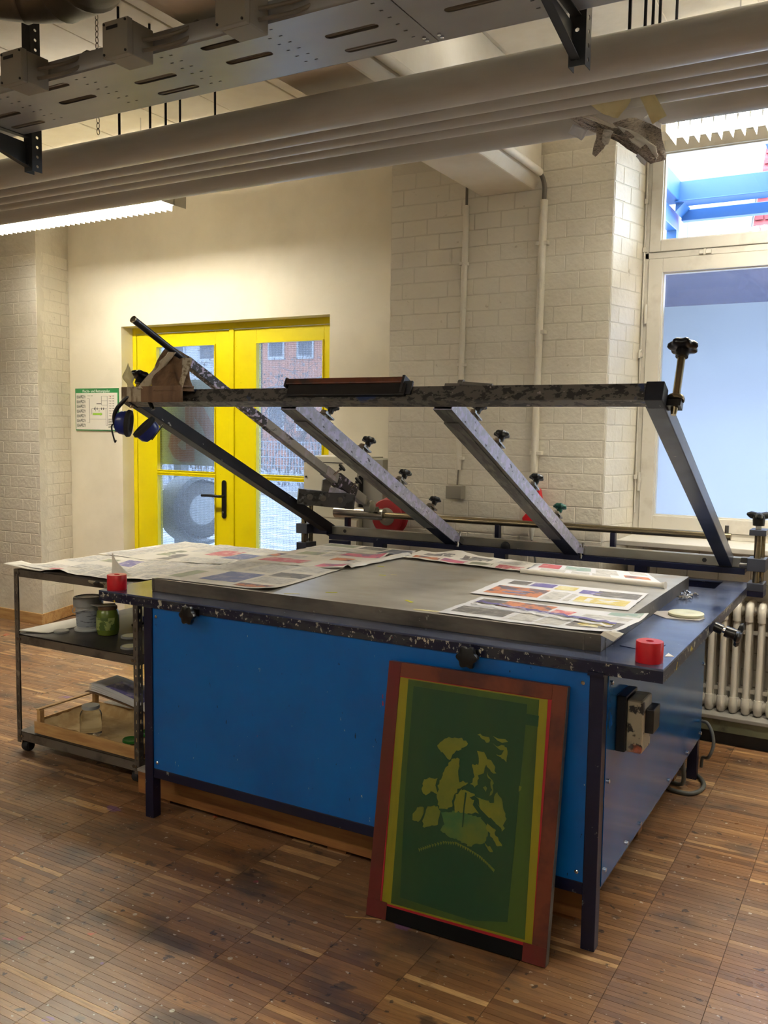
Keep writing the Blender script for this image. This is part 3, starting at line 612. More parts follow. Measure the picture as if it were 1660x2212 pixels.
# supports
def support(X, lab):
    s = thing('tray_support', (X, .085, 2.58), lab, 'bracket', 'perforated supports of the cable tray')
    z0, z1 = 2.572, CEIL; hs = []
    n = int((z1 - z0) / .0385)
    for k in range(n): zc = .022 + k * .0385; hs.append(slot_pts(.018, .033, zc, .006, 3))
    vs, fs = plate([(0, 0), (.048, 0), (.048, z1 - z0), (0, z1 - z0)], hs, .002)
    m = MB(); m.add([(X + .024 + v.z, .062 + v.x, z0 + v.y) for v in vs], fs)
    vs2, fs2 = plate([(0, 0), (.048, 0), (.048, z1 - z0), (0, z1 - z0)], [slot_pts(.016, .030, .022 + k * .077, .006, 3) for k in range(n // 2)], .002)
    m.add([(X - .024 + v.x, .062 + v.z, z0 + v.y) for v in vs2], fs2)
    m.add([(X - .024 + v.z, .062 + v.x, z0 + v.y) for v in vs], fs)
    m.build('upright', 'profile_steel', s)
    a = MB().prism([(X - .016, .060, 2.588), (X - .016, .060, 2.690), (X - .016, -.35, 2.706), (X - .016, -.35, 2.690)], (.003, 0, 0)).box(X - .016, X + .012, -.35, .060, 2.7055, 2.7085)
    a.prism([(X - .016, .060, 2.588), (X - .016, .060, 2.591), (X - .016, -.35, 2.693), (X - .016, -.35, 2.690)], (.026, 0, 0))
    a.build('cantilever_arm', 'profile_steel', s)
    MB().box(X - .05, X + .05, .04, .13, CEIL - .008, CEIL).build('ceiling_plate', 'profile_steel', s)
support(-2.647, 'perforated steel post left, carrying the cable tray beside two junction boxes'); support(-.327, 'perforated steel post carrying the cable tray above the taped newspaper')
support(1.9, 'perforated steel post carrying the far end of the cable tray')
# junction boxes and cables on the tray
for xc, lb in ((-2.120, 'small grey junction box on the tray nearest the left picture edge'), (-1.637, 'small grey junction box in the middle of three on the cable tray'), (-1.185, 'grey junction box on the cable tray beside the ceiling beam')):
    j = thing('junction_box', (xc, -.38, 2.672), lb, 'box', 'junction boxes on the cable tray')
    MB().box(xc - .052, xc + .052, -.405, -.315, 2.672, 2.776).build('body', 'junction_grey', j, bevel=.004)
    MB().box(xc - .054, xc + .054, -.428, -.406, 2.670, 2.778).build('cover', 'junction_grey', j, bevel=.003)
    s = MB()
    for a in (-.045, .045):
        for b in (2.679, 2.769): s.cyl((xc + a, -.428, b), (xc + a, -.431, b), .004, 8)
    s.each('screw', 'black_rubber', j)
    MB().box(xc - .036, xc + .012, -.4295, -.428, 2.752, 2.762).build('cover_strip', 'black_rubber', j)
    for dz in (.028, .058):
        MB().tube([(xc + .052, -.36, 2.672 + dz), (xc + .10, -.35, 2.674 + dz), (xc + .15, -.33, 2.684 + dz), (xc + .19, -.31, 2.70 + dz), (xc + .21, -.28, 2.725 + dz), (xc + .17, -.24, 2.735), (xc + .05, -.2, 2.73)], .0065, 8).build('cable', 'cable_grey', j, smooth=True)
    MB().tube([(xc - .052, -.36, 2.70), (xc - .085, -.35, 2.702), (xc - .095, -.34, 2.73), (xc - .08, -.31, 2.755), (xc - .05, -.28, 2.74)], .0065, 8).build('cable', 'cable_grey', j, smooth=True)
rnd.seed(9)
for k, (yy, lb) in enumerate(((-.27, 'grey cable lying in the tray along its near side'), (-.22, 'grey cable lying in the tray, second from its near side'), (-.15, 'thick grey cable lying along the middle of the tray'), (-.09, 'grey cable lying in the tray close to its far side'))):
    pts = [(-7.9 + q * .4, yy + rnd.uniform(-.012, .012), ZT + .012 + (k % 2) * .012 + rnd.uniform(0, .008)) for q in range(30)]
    tag(MB().tube(pts, .008 if k != 2 else .012, 8).build('cable', 'cable_grey', smooth=True), lb, 'cable', 'cables in the tray')
m = MB()
for q in range(14):
    yy = -.29 + q * .0235; m.tube([(-7.9 + k * .5, yy + rnd.uniform(-.006, .006), ZT + .008 + rnd.uniform(0, .004)) for k in range(24)], .0085, 6)
tag(m.build('cable_bundle', 'cable_grey', smooth=True, kind='stuff'), 'flat layer of many dark cables covering the tray floor', 'cable bundle')
# spiral ventilation duct (elbow) above the tray, top left
dc = thing('ventilation_duct', (-2.2, -.2, 2.97), 'ribbed round metal ventilation duct elbow above the cable tray', 'duct')
m = MB(); rings = []; cx_, cy_, R_ = -2.06, -.66, .34
for k in range(61):
    t = k / 60; a = math.radians(150 - 150 * t); c = Vector((cx_ + R_ * math.cos(a) * .9, cy_ + R_ * math.sin(a) + .1, 3.105 + .0 * t))
    d = Vector((math.sin(a), -math.cos(a), 0)); u = Vector((math.cos(a), math.sin(a), 0)); rr = .150 + (.006 if k % 10 == 0 else 0)
    rings.append([c + u * (rr * math.cos(2 * math.pi * q / 28)) + Vector((0, 0, rr * math.sin(2 * math.pi * q / 28))) for q in range(28)])
m.loft(rings, 0, True); m.build('elbow', 'duct_metal', dc, smooth=True)
m = MB()
for k in range(5): m.tube([(-1.70 + k * .012, -.46 - k * .012, 2.965), (-1.69 + k * .014, -.455, 2.945 - k * .004), (-1.695 + k * .01, -.47, 2.925)], .006, 6)
m.build('hanging_tape', 'black_rubber', dc)
# luminaires
def luminaire(nm, X0, X1, Yc, zb, lab, blades=True, tm='tube_light'):
    t = thing(nm, ((X0 + X1) / 2, Yc, zb), lab, 'lamp', 'louvred strip lamps under the ceiling'); hw = .098
    m = MB().box(X0, X1, Yc - .060, Yc + .060, zb + .070, zb + .082).box(X0, X1, Yc - hw, Yc - hw + .0015, zb + .034, zb + .08).box(X0, X1, Yc + hw - .0015, Yc + hw, zb + .034, zb + .08).box(X0, X0 + .002, Yc - hw, Yc + hw, zb + .004, zb + .08).box(X1 - .002, X1, Yc - hw, Yc + hw, zb + .004, zb + .08)
    m.build('housing', 'fixture_white', t)
    for dy in (-.045, .045): MB().cyl((X0 + .03, Yc + dy, zb + .052), (X1 - .03, Yc + dy, zb + .052), .013, 10).build('tube', tm, t, smooth=True)
    if blades:
        m0 = MB().prism([(-.001, -hw + .002, 0), (.001, -hw + .002, 0), (.004, -hw + .002, .034), (-.004, -hw + .002, .034)], (0, 2 * hw - .004, 0))
        b0 = m0.build('louvre_blade', 'louver', t, origin=(0, 0, 0)); n = int((X1 - X0 - .08) / .045)
        b0.location = Vector((X0 + .05, Yc, zb + .001)) - W_LOC[t.name]
        for k in range(1, n):
            o = b0.copy(); COL.objects.link(o); o.location = b0.location + Vector((k * .045, 0, 0))
        MB().box(X0, X1, Yc - .004, Yc + .004, zb + .003, zb + .034).build('louvre_spine', 'louver', t)
    for x in (X0 + .25, X1 - .25): MB().cyl((x, Yc, zb + .082), (x, Yc, CEIL), .003, 6).build('suspension', 'chrome', t)
luminaire('strip_lamp', -4.92, -3.10, 1.41, 2.775, 'lit louvred strip lamp against the plaster wall above the yellow door')
luminaire('strip_lamp', -.36, 1.46, 1.40, 2.745, 'lit louvred strip lamp hanging in front of the upper window pane')
luminaire('strip_lamp', -4.4, -2.6, -2.9, 2.9, 'unseen strip lamp added for room light behind the camera on the left', False, 'tube_dim')  # this lamp and the next are added out of view to light the room
luminaire('strip_lamp', -.6, 1.2, -2.9, 2.9, 'unseen strip lamp added for room light above and behind the camera', False, 'tube_dim')
# chain of the left lamp
ch = MB()
for k in range(22):
    z = 2.79 + k * .0235; c = Vector((-2.53, .33, z)); rg = []
    for q in range(10):
        a = 2 * math.pi * q / 10; rg.append(c + (Vector((math.cos(a) * .0075, 0, math.sin(a) * .014)) if k % 2 else Vector((0, math.cos(a) * .0075, math.sin(a) * .014))))
    ch.tube(rg + [rg[0]], .0018, 5, caps=False)
tag(ch.build('chain', 'steel_bright', smooth=True), 'thin link chain hanging beside the first pipe hanger rod', 'chain')
# crumpled newspaper and masking tape stuck round the pipes
nw = thing('newspaper_wrap', (-.42, .82, 2.5), 'crumpled newspaper and masking tape hanging loose from the ceiling pipes', 'newspaper')
def scrap(nm, poly, Y, mt, amp=.02, sd=0, lean=0.0, th=.0015):
    cx = sum(p[0] for p in poly) / len(poly); cz = sum(p[1] for p in poly) / len(poly); m = MB(); n = len(poly)
    vs = [Vector((cx, Y - amp * .6, cz))]; K = 3
    for k in range(1, K + 1):
        for i in range(n * 3):
            a = poly[i // 3]; b = poly[(i // 3 + 1) % n]; t = (i % 3) / 3; px, pz = a[0] + (b[0] - a[0]) * t, a[1] + (b[1] - a[1]) * t
            q = k / K; X = cx + (px - cx) * q; Z = cz + (pz - cz) * q
            j = .004 if k == K else 0
            vs.append(Vector((X + j * nz(X * 60, Z * 60, sd), Y + amp * nz(X * 18, Z * 18, sd + 3) * 1.6 + lean * (Z - cz), Z + j * nz(X * 60, Z * 60, sd + 5))))
    N3 = n * 3; fs = [(0, 1 + i, 1 + (i + 1) % N3) for i in range(N3)]
    for k in range(K - 1):
        for i in range(N3): fs.append((1 + k * N3 + i, 1 + (k + 1) * N3 + i, 1 + (k + 1) * N3 + (i + 1) % N3, 1 + k * N3 + (i + 1) % N3))
    m.add(vs, fs); return m.build(nm, mt, nw, smooth=True, solid=th)
scrap('crumpled_sheet', [(-0.598, 2.695), (-0.578, 2.728), (-0.472, 2.659), (-0.395, 2.622), (-0.311, 2.558), (-0.264, 2.496), (-0.287, 2.488), (-0.35, 2.532), (-0.436, 2.595), (-0.527, 2.638)], .80, 'newsprint_dark', .03, 1)
scrap('crumpled_sheet', [(-0.445, 2.665), (-0.362, 2.671), (-0.268, 2.613), (-0.255, 2.514), (-0.30, 2.495), (-0.397, 2.588)], .85, 'newsprint_dark', .035, 2)
scrap('crumpled_sheet', [(-0.575, 2.696), (-0.558, 2.712), (-0.458, 2.648), (-0.398, 2.612), (-0.415, 2.608)], .75, 'paper', .01, 3)
scrap('crumpled_sheet', [(-0.41, 2.63), (-0.34, 2.60), (-0.27, 2.54), (-0.262, 2.505), (-.28, 2.50), (-0.36, 2.57)], .79, 'paper', .012, 13)
scrap('masking_tape', [(-0.34, 2.755), (-0.302, 2.764), (-0.221, 2.615), (-0.27, 2.597)], .68, 'cream_tape', .01, 4, -.6)
scrap('masking_tape', [(-0.50, 2.745), (-0.324, 2.750), (-0.333, 2.669), (-0.385, 2.624), (-0.435, 2.648), (-0.49, 2.688)], .66, 'cream_tape', .018, 5, -.7)
scrap('paper_scrap', [(-0.566, 2.652), (-0.507, 2.62), (-0.53, 2.589), (-0.583, 2.625)], .76, 'white_scrap', .01, 6)
scrap('torn_strip', [(-0.471, 2.625), (-0.423, 2.597), (-0.442, 2.541), (-0.475, 2.52), (-0.487, 2.531), (-0.472, 2.581)], .74, 'newsprint_dark', .015, 7)
scrap('torn_strip', [(-0.447, 2.612), (-0.41, 2.60), (-0.43, 2.555), (-0.455, 2.55)], .742, 'print_text', .012, 17)
scrap('paper_scrap', [(-0.34, 2.665), (-0.27, 2.605), (-0.275, 2.640), (-0.318, 2.680)], .86, 'white_scrap', .01, 8)
scrap('paper_scrap', [(-0.329, 2.52), (-0.298, 2.488), (-0.308, 2.478), (-0.338, 2.512)], .78, 'white_scrap', .005, 9)
# ------------------------------------------------------------------ screen printing table
TH = .88
tb = thing('screen_printing_table', (-1.07, .85, 0), 'large blue steel screen printing table with raised lifting frame', 'printing table')
vs, fs = plate([(-2.208, 0), (0, 0), (0, 1.724), (-2.208, 1.724)], [[(-.70, 1.465), (-.112, 1.465), (-.112, 1.680), (-.70, 1.680)]], .006)
MB().add([Vector(v) + Vector((0, 0, TH - .003)) for v in vs], fs).build('tabletop', 'navy_top', tb, fix=False)
lip = MB().box(-2.208, 0, 0, .005, TH - .041, TH - .0065).box(-2.208, -2.203, .005, 1.724, TH - .041, TH - .0065).box(-.005, 0, .005, 1.724, TH - .041, TH - .0065).box(-2.203, -.005, 1.719, 1.724, TH - .041, TH - .0065)
lip.build('edge_rim', 'navy_lip', tb)
MB().box(-.71, -.105, 1.455, 1.69, .70, .702).box(-.71, -.708, 1.455, 1.69, .70, .87).box(-.107, -.105, 1.455, 1.69, .70, .87).box(-.71, -.105, 1.455, 1.457, .70, .87).box(-.71, -.105, 1.688, 1.69, .70, .87).build('slot_tray', 'navy', tb)
# vacuum bed
BX0, BX1, BY0, BY1, BZ = -2.018, -.206, .10, 1.40, .932
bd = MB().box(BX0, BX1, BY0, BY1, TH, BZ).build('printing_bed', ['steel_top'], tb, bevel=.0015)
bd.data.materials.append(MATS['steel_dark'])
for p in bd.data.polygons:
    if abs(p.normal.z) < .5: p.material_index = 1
MB().box(BX0 + .002, BX0 + .012, BY0 - .0015, BY0, TH + .004, BZ - .004).box(BX1 - .055, BX1 - .05, BY0 - .0015, BY0, TH, BZ).box(BX1, BX1 + .0015, BY0 + .05, BY0 + .056, TH, BZ).build('corner_seam', 'steel_dark', bd)
# legs and body
for (x0, y0, nm) in ((-1.966, 0.0, 0), (-.207, 0.0, 1), (-.207, 1.546, 2), (-1.966, 1.546, 3)):
    MB().box(x0, x0 + .042, y0 + .0, y0 + .042, 0, TH - .041).build('leg', 'navy', tb, bevel=.002)
MB().box(-1.924, -.207, .006, .010, .203, TH - .041).build('front_panel', 'blue_panel', tb)
MB().box(-.170, -.163, .044, 1.60, .185, TH - .041).build('side_panel', 'blue_side', tb)
MB().box(-1.966, -1.962, .044, 1.60, .185, TH - .041).box(-1.966, -.17, 1.592, 1.596, .185, TH - .041).each('rear_panel', 'blue_panel', tb)
MB().box(-1.924, -.207, .004, .044, .165, .203).box(-1.924, -.207, 1.55, 1.588, .165, .203).each('bottom_rail', 'navy', tb, bevel=.002)
MB().box(-.205, -.170, .044, 1.546, .168, .195).build('bottom_rail', 'arm_grey', tb)
bl = MB()
for x, z in ((-1.905, .228), (-.228, .232), (-.228, .806), (-1.905, .806)): bl.lathe((x, .006, z), (0, -1, 0), [(.0065, 0), (.0065, .003), (.004, .005)], 10)
for y, z in ((.075, .225), (.075, .50), (.075, .80), (.50, .205), (.95, .205), (1.30, .205), (1.585, .205), (1.585, .52), (.33, .205)): bl.lathe((-.163, y, z), (1, 0, 0), [(.007, 0), (.007, .005), (.004, .007)], 10)
bl.each('panel_screw', 'chrome', tb, smooth=True)
MB().box(-.212, -.165, -.008, .0, .834, .846).build('corner_plate', 'navy', tb)
def star(m, c, axis, R, h, lobes=7, n=42, mt=0, amp=.11):
    m.lathe(c, axis, [(R * .5, 0), (R * .92, .002 + h * .1), (R, h * .35), (R * .98, h * .7), (R * .8, h), (R * .2, h * 1.02)], n, mt, lobes, amp)
# lobed clamp knobs under the rim
for x, lab in ((-1.704, 0), (-.577, 1)):
    m = MB(); m.cyl((x, -.001, .845), (x, -.03, .845), .010, 10); m.box(x - .02, x + .02, -.006, 0, .835, .86)
    m.lathe((x, -.026, .843), (0, -1, 0), [(.014, 0), (.03, .004), (.034, .014), (.032, .024), (.02, .028)], 36, 0, 6, .13)
    m.build('front_knob', 'black_knob', tb, smooth=True)
m = MB(); m.cyl((0, .80, .855), (.028, .80, .845), .018, 10).cyl((.028, .80, .845), (.040, .80, .842), .009, 10, 1).cyl((.038, .80, .842), (.085, .80, .83), .020, 14)
m.lathe((.072, .80, .832), (1, 0, -.25), [(.018, 0), (.034, .003), (.038, .012), (.030, .02), (.01, .022)], 36, 0, 3, .35)
m.build('side_knob', ['black_plastic', 'chrome'], tb, smooth=True)
# switch box on the side panel
sb = MB().box(-.163, -.133, .14, .27, .572, .745).build('switch_box', 'black_plastic', tb, bevel=.003)
mat('cream_splatter', (156, 146, 124), .5, layers=[((24, 22, 22), 16, .54, .58, S1, 101), ((170, 90, 60), 7, .68, .74, S1, 102), ((120, 116, 110), 9, .56, .7, S1, 103)])
MB().box(-.133, -.085, .15, .26, .572, .736).build('switch_cover', 'cream_splatter', sb, bevel=.006)
MB().box(-.086, -.060, .180, .262, .630, .705).build('switch_handle', 'black_plastic', sb, bevel=.003)
# hinge rail behind the tabletop
MB().box(-2.215, -.045, 1.700, 1.745, .945, .990).build('hinge_rail', 'rail_steel', tb, bevel=.003)
ho = MB()
for x in (-2.12, -.20): ho.cyl((x, 1.701, .968), (x, 1.6985, .968), .010, 14)
ho.each('rail_hole', 'black_rubber', tb)
MB().box(-2.215, -.025, 1.690, 1.752, .925, .944).box(-2.215, -.025, 1.684, 1.690, .918, .944).build('rail_channel', 'navy', tb)
for x in (-1.90, -1.19, -.48): MB().box(x - .03, x + .03, 1.69, 1.74, .88, .925).build('rail_support', 'navy', tb, bevel=.002)
MB().box(-2.20, -2.08, 1.66, 1.70, .885, .915).build('rail_support', 'navy', tb)
MB().lathe((-1.16, 1.745, .955), (0, -1, 0), [(.02, 0), (.026, .05), (.018, .056)], 16).build('rail_plug', 'black_plastic', tb, smooth=True)
# corner posts with lifting spindle
def corner_post(x, nm, knob):
    q = MB().box(x - .034, x + .034, 1.60, 1.70, .862, .897).build(nm, 'arm_grey', tb, bevel=.002)
    MB().box(x - .034, x + .034, 1.60, 1.70, .838, .8615).build('foot_plate', 'navy', q)
    b = MB().box(x - .037, x + .037, 1.60, 1.70, .948, 1.003).build('slide_block', 'arm_grey', q, bevel=.002)
    MB().box(x - .034, x + .034, 1.60, 1.70, 1.103, 1.128).build('top_block', 'arm_grey', q, bevel=.002)
    MB().cyl((x, 1.625, .897), (x, 1.625, 1.103), .0145, 14).cyl((x + .012, 1.678, .897), (x + .012, 1.678, 1.103), .0125, 14).each('guide_post', 'rod_steel', q, smooth=True)
    MB().cyl((x + .004, 1.65, .90), (x + .004, 1.65, .948), .008, 10).lathe((x + .004, 1.65, .905), (0, 0, 1), [(.014, 0), (.014, .012)], 6).build('spindle', 'steel_dark', q)
    if knob:
        m = MB(); m.cyl((x - .004, 1.65, 1.128), (x - .004, 1.65, 1.143), .012, 12, 1); m.lathe((x - .004, 1.65, 1.143), (0, 0, 1), [(.024, 0), (.026, .03), (.022, .046), (.01, .05)], 20)
        for k in range(3):
            a = math.radians(k * 120 + 38); c = Vector((x - .004 + math.cos(a) * .036, 1.65 + math.sin(a) * .036, 1.188))
            m.loft([m.ring(Vector((x - .004, 1.65, 1.182)), (math.cos(a), math.sin(a), .1), .016, 12), m.ring(c, (math.cos(a), math.sin(a), .1), .016, 12), m.ring(c + Vector((math.cos(a) * .018, math.sin(a) * .018, .002)), (math.cos(a), math.sin(a), .1), .007, 12)])
        m.build('wing_knob', ['black_plastic', 'pvc_white'], q, smooth=True)
corner_post(.030, 'corner_post', True); corner_post(-2.345, 'corner_post', False)
m = MB().box(-.045, -.002, 1.70, 1.745, .943, .992); m.cyl((-.045, 1.66, .965), (-.002, 1.66, .965), .010, 10); m.build('hinge_block', 'steel_dark', tb, bevel=.002)
MB().box(-2.31, -2.215, 1.66, 1.74, .945, .985).build('hinge_block', 'navy', tb)
# lifting frame: part of the table, sub-parts are its clamp bars and knobs (built in the frame's own flat coordinates)
lfm = MB(); LN = 1.692; n0, n1 = -.024, .030
lfm.box(-2.262, -.080, -LN, -LN + .052, n0, n1, 0)
lfm.box(-2.262, -2.205, -LN + .052, .03, n0, n1, 1); lfm.box(-.137, -.080, -LN + .052, .03, n0, n1, 2)
lf = lfm.build('lifting_frame', ['bar_splatter', 'arm_dark', 'arm_grey'], None, origin=(0, 0, 0), bevel=.003)
lf.parent = tb; lf.location = Vector((0, 1.74, .955)) - W_LOC[tb.name]; lf.rotation_euler = (math.radians(-24.444), 0, 0); W_LOC[lf.name] = Vector((0, 1.74, .955))
MB().box(-.130, -.076, -LN - .004, -LN + .056, n0 - .004, n1 + .004).build('end_cap', 'arm_dark', lf, local=True, bevel=.003)
MB().box(-2.266, -2.222, -LN - .004, -LN + .056, n0 - .004, n1 + .004).build('end_cap', 'arm_dark', lf, local=True, bevel=.003)
def clampbar(x0, x1, knobs, s0, s1):
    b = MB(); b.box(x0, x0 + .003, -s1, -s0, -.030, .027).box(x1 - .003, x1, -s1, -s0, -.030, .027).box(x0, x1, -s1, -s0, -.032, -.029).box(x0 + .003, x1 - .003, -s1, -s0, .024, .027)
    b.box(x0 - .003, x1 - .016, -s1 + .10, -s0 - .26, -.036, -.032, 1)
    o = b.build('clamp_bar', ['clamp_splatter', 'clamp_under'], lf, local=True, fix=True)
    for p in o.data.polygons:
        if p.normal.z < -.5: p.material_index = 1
    MB().box(x0 + .001, x1 - .001, -.30, -s0 - .002, -.0345, -.0325).build('bar_shoe', 'arm_dark', lf, local=True)
    MB().box(x1 + .0005, x1 + .030, -s0 - .05, -s0 + .0, -.03, .0).cyl((x1 + .014, -s0 - .025, -.05), (x1 + .014, -s0 - .025, .03), .008, 10).build('end_clamp', 'chrome', lf, local=True)
    for (s, mt) in knobs:
        xs = x1 - .018
        m = MB(); m.box(xs - .018, xs + .016, -s - .055, -s + .018, .0272, .031, 1); m.cyl((xs, -s - .038, .031), (xs, -s - .038, .050), .010, 12, 1); m.lathe((xs, -s - .038, .050), (0, 0, 1), [(.015, 0), (.015, .009)], 6, 1)
        m.box(xs - .015, xs + .017, -s - .052, -s + .016, .044, .050, 1)
        m.cyl((xs, -s, .010), (xs, -s, .085), .0062, 10, 1); m.lathe((xs, -s, .068), (0, 0, 1), [(.011, 0), (.0135, .012), (.012, .022)], 14)
        star(m, (xs, -s, .086), (0, 0, 1), .029, .020)
        m.build('clamp_knob', [mt, 'steel_bright'], lf, local=True, smooth=True)
clampbar(-.850, -.780, [(1.405, 'black_knob'), (1.156, 'black_knob'), (.717, 'black_knob'), (.365, 'green_knob')], .02, LN - .055)
clampbar(-1.490, -1.420, [(1.397, 'black_knob'), (1.074, 'black_knob'), (.710, 'black_knob'), (.365, 'black_knob')], .05, LN - .055)
# locking spindles at the frame's front corners
for x, s, top, side in ((-.058, 1.610, .172, 1), (-2.235, 1.66, .085, 0)):
    m = MB(); m.cyl((x, -s, -.035), (x, -s, -.010), .008, 12, 1, r1=.012); m.cyl((x, -s, -.012), (x, -s, .03), .012, 12, 1)
    if side: m.box(x - .044, x + .020, -s - .018, -s + .018, -.012, .010); m.lathe((x, -s, .012), (0, 0, 1), [(.026, 0), (.027, .006), (.024, .014), (.014, .018)], 24, 1); m.cyl((x, -s, .02), (x, -s, top), .0115, 14, 1)
    else: m.cyl((x, -s, .02), (x, -s, top), .010, 12, 1)
    m.lathe((x, -s, top - .012), (0, 0, 1), [(.019, 0), (.020, .018), (.016, .028)], 18)
    star(m, (x, -s, top + .010), (0, 0, 1), .043, .026, 7, 56, 0, .10)
    m.build('locking_knob', ['black_knob', 'rod_steel'], lf, local=True, smooth=True)
# guide rod of the squeegee arm, on two stands
MB().cyl((-2.29, 1.86, 1.052), (-.115, 1.86, 1.064), .0175, 20).build('guide_rod', 'rod_steel', tb, smooth=True)
for x in (-2.20, -1.27, -.66, -.17):
    MB().box(x - .012, x + .012, 1.84, 1.875, .93, 1.046).build('rod_stand', 'navy', tb, bevel=.002)
MB().box(-2.215, -.05, 1.752, 1.88, .925, .932).build('rod_shelf', 'navy', tb)
MB().cyl((-.135, 1.86, 1.0), (-.135, 1.86, 1.115), .009, 10).build('rod_pin', 'steel_dark', tb, smooth=True)
# squeegee arm: sleeve, lever, block
sa = thing('squeegee_lever', (-2.12, 1.86, 1.03), 'long paint-spattered squeegee lever rising left from the guide rod to a black grip', 'squeegee arm')
MB().lathe((-2.285, 1.86, 1.055), (1, 0, 0.005), [(.019, 0), (.034, .001), (.034, .325), (.0305, .327), (.019, .322)], 28).build('sleeve', 'steel_bright', sa, smooth=True)
T0 = Vector((-2.054, .05, 1.942)); T1 = Vector((-2.018, 1.80, 1.107)); dd = (T1 - T0).normalized(); side = Vector((1, 0, 0)); side = (side - dd * side.dot(dd)).normalized(); nn = side.cross(dd).normalized()
def tbar(m, t0, t1, w, h, mt=0):
    a, b = T0.lerp(T1, t0), T0.lerp(T1, t1); vs = []
    for p in (a, b):
        for (i, j) in ((-1, -1), (1, -1), (1, 1), (-1, 1)): vs.append(p + side * (i * w / 2) + nn * (j * h / 2))
    m.add(vs, [(0, 1, 2, 3), (4, 7, 6, 5), (0, 4, 5, 1), (1, 5, 6, 2), (2, 6, 7, 3), (3, 7, 4, 0)], mt)
m = MB(); m.cyl(T0, T0.lerp(T1, .17), .0135, 18); m.build('grip', mat('grip_black', (22, 20, 26), .3, layers=[((90, 84, 96), 26, .66, .70, S1, 104)]).name, sa, smooth=True)
MB().lathe(T0 - dd * .003, dd, [(.012, 0), (.0145, .001), (.0145, .006)], 18).build('grip_end', 'rod_steel', sa, smooth=True)
m = MB(); tbar(m, .165, .46, .034, .040); m.build('lever', 'pole_splatter', sa, bevel=.002)
m = MB(); tbar(m, .46, .78, .034, .040); tbar(m, .46, .80, .012, .056); m.build('lever', 'pole_grey', sa, bevel=.002)
m = MB(); tbar(m, .74, .955, .040, .050); m.build('lever_sleeve', 'pole_grey', sa, bevel=.002)
m = MB(); tbar(m, .95, 1.0, .030, .036); m.lathe(T1 + Vector((.02, -.02, .0)), (1, 0, 0), [(.03, -.03), (.034, -.028), (.034, .008), (.03, .01)], 20); m.build('swivel', 'rail_steel', sa, smooth=True)
MB().box(-2.06, -1.99, 1.80, 1.85, 1.075, 1.10).build('swivel_plate', 'steel_dark', sa)
for t in (.775, .865):
    c = T0.lerp(T1, t) + side * .02; m = MB(); ax = (side * .8 + nn * .9).normalized(); m.cyl(c, c + ax * .05, .005, 8, 1); m.lathe(c + ax * .042, ax, [(.008, 0), (.010, .008), (.022, .012), (.024, .02), (.012, .025)], 24, 0, 6, .12); m.build('thumb_knob', ['black_knob', 'steel_bright'], sa, smooth=True)
# hanging squeegee block under the lever
th = math.radians(40); Bc = Vector((-2.075, 1.44, 1.165)); R = Matrix.Translation(Bc) @ Matrix.Rotation(th, 4, 'Z') @ Matrix.Rotation(math.radians(6), 4, 'Y')
m = MB().box(-.150, .150, -.028, .028, -.040, .040, 0, R); bo = m.build('squeegee_holder', 'pole_splatter', sa, bevel=.002)
bo.data.materials[0] = mat('holder_paint', (62, 60, 62), .4, layers=[((20, 20, 22), 16, .5, .56, S1, 105), ((104, 104, 108), 22, .60, .66, S1, 106), ((170, 70, 40), 7, .76, .78, S1, 107)])
m = MB()
for u in (-.09, -.02, .07): m.lathe(R @ Vector((u, -.028, .004)), R.to_3x3() @ Vector((0, -1, 0)), [(.016, 0), (.016, .004), (.009, .005), (.009, .010)], 12)
m.each('holder_bolt', 'steel_dark', sa, smooth=True)
MB().add([R @ Vector(p) for p in ((-.03, -.02, .038), (.01, -.02, .038), (.01, .02, .038), (-.03, .02, .038), (-.03, -.02, .10), (.02, -.02, .12), (.02, .02, .12), (-.03, .02, .10))], [(0, 3, 2, 1), (4, 5, 6, 7), (0, 1, 5, 4), (1, 2, 6, 5), (2, 3, 7, 6), (3, 0, 4, 7)]).build('holder_bracket', 'steel_dark', sa, bevel=.002)
m = MB(); tbar(m, .80, .90, .05, .07); m.build('lever_clamp', 'pole_splatter', sa, bevel=.003)
m = MB(); e0 = T0.lerp(T1, .80) - nn * .05; m.add([e0 + side * -.02, e0 + side * .02, e0 + dd * .12 + side * .02 + nn * .02, e0 + dd * .12 - side * .02 + nn * .02, e0 - side * .02 - nn * .03, e0 + side * .02 - nn * .03], [(0, 1, 2, 3), (0, 4, 5, 1), (1, 5, 2), (0, 3, 4), (4, 3, 2, 5)]); m.build('wedge_plate', 'clamp_splatter', sa)
# brown card wrap holding the lever to the frame
cw = thing('cardboard_wrap', (-2.10, .25, 1.64), 'brown cardboard and packing tape binding the squeegee lever to the lifting frame', 'cardboard')
m = MB(); rings = []; NR = 36; c0 = Vector((-1.975, .180, 1.672)); c1 = T0.lerp(T1, .150) + Vector((-.012, 0, .012))
for k in range(15):
    v = k / 14; c = c0.lerp(c1, v) + Vector((-.012, -.012, 0)) * math.sin(v * 3.14); rg = []
    for q in range(NR):
        a = 2 * math.pi * q / NR; ca, sn = math.cos(a), math.sin(a); wx = .092 * (1 - v) + .054 * v; wy = .046 * (1 - v) + .046 * v
        f = 1 + .13 * math.sin(a * 5 + v * 1.5) * (.35 + .65 * math.sin(v * 3.0)) + .10 * nz(ca * 2, sn * 2 + v * 3, 8)
        se = lambda t: math.copysign(abs(t) ** (.62 + .3 * v), t)
        rg.append(c + Vector((se(ca) * wx * f, se(sn) * wy * f, -.030 * ca * v + .010 * nz(ca * 3, sn * 3, v * 4 + 2) * v)))
    rings.append(rg)
m.loft(rings, 0, False); m.build('card_sleeve', 'cardboard', cw, smooth=True, solid=.002)
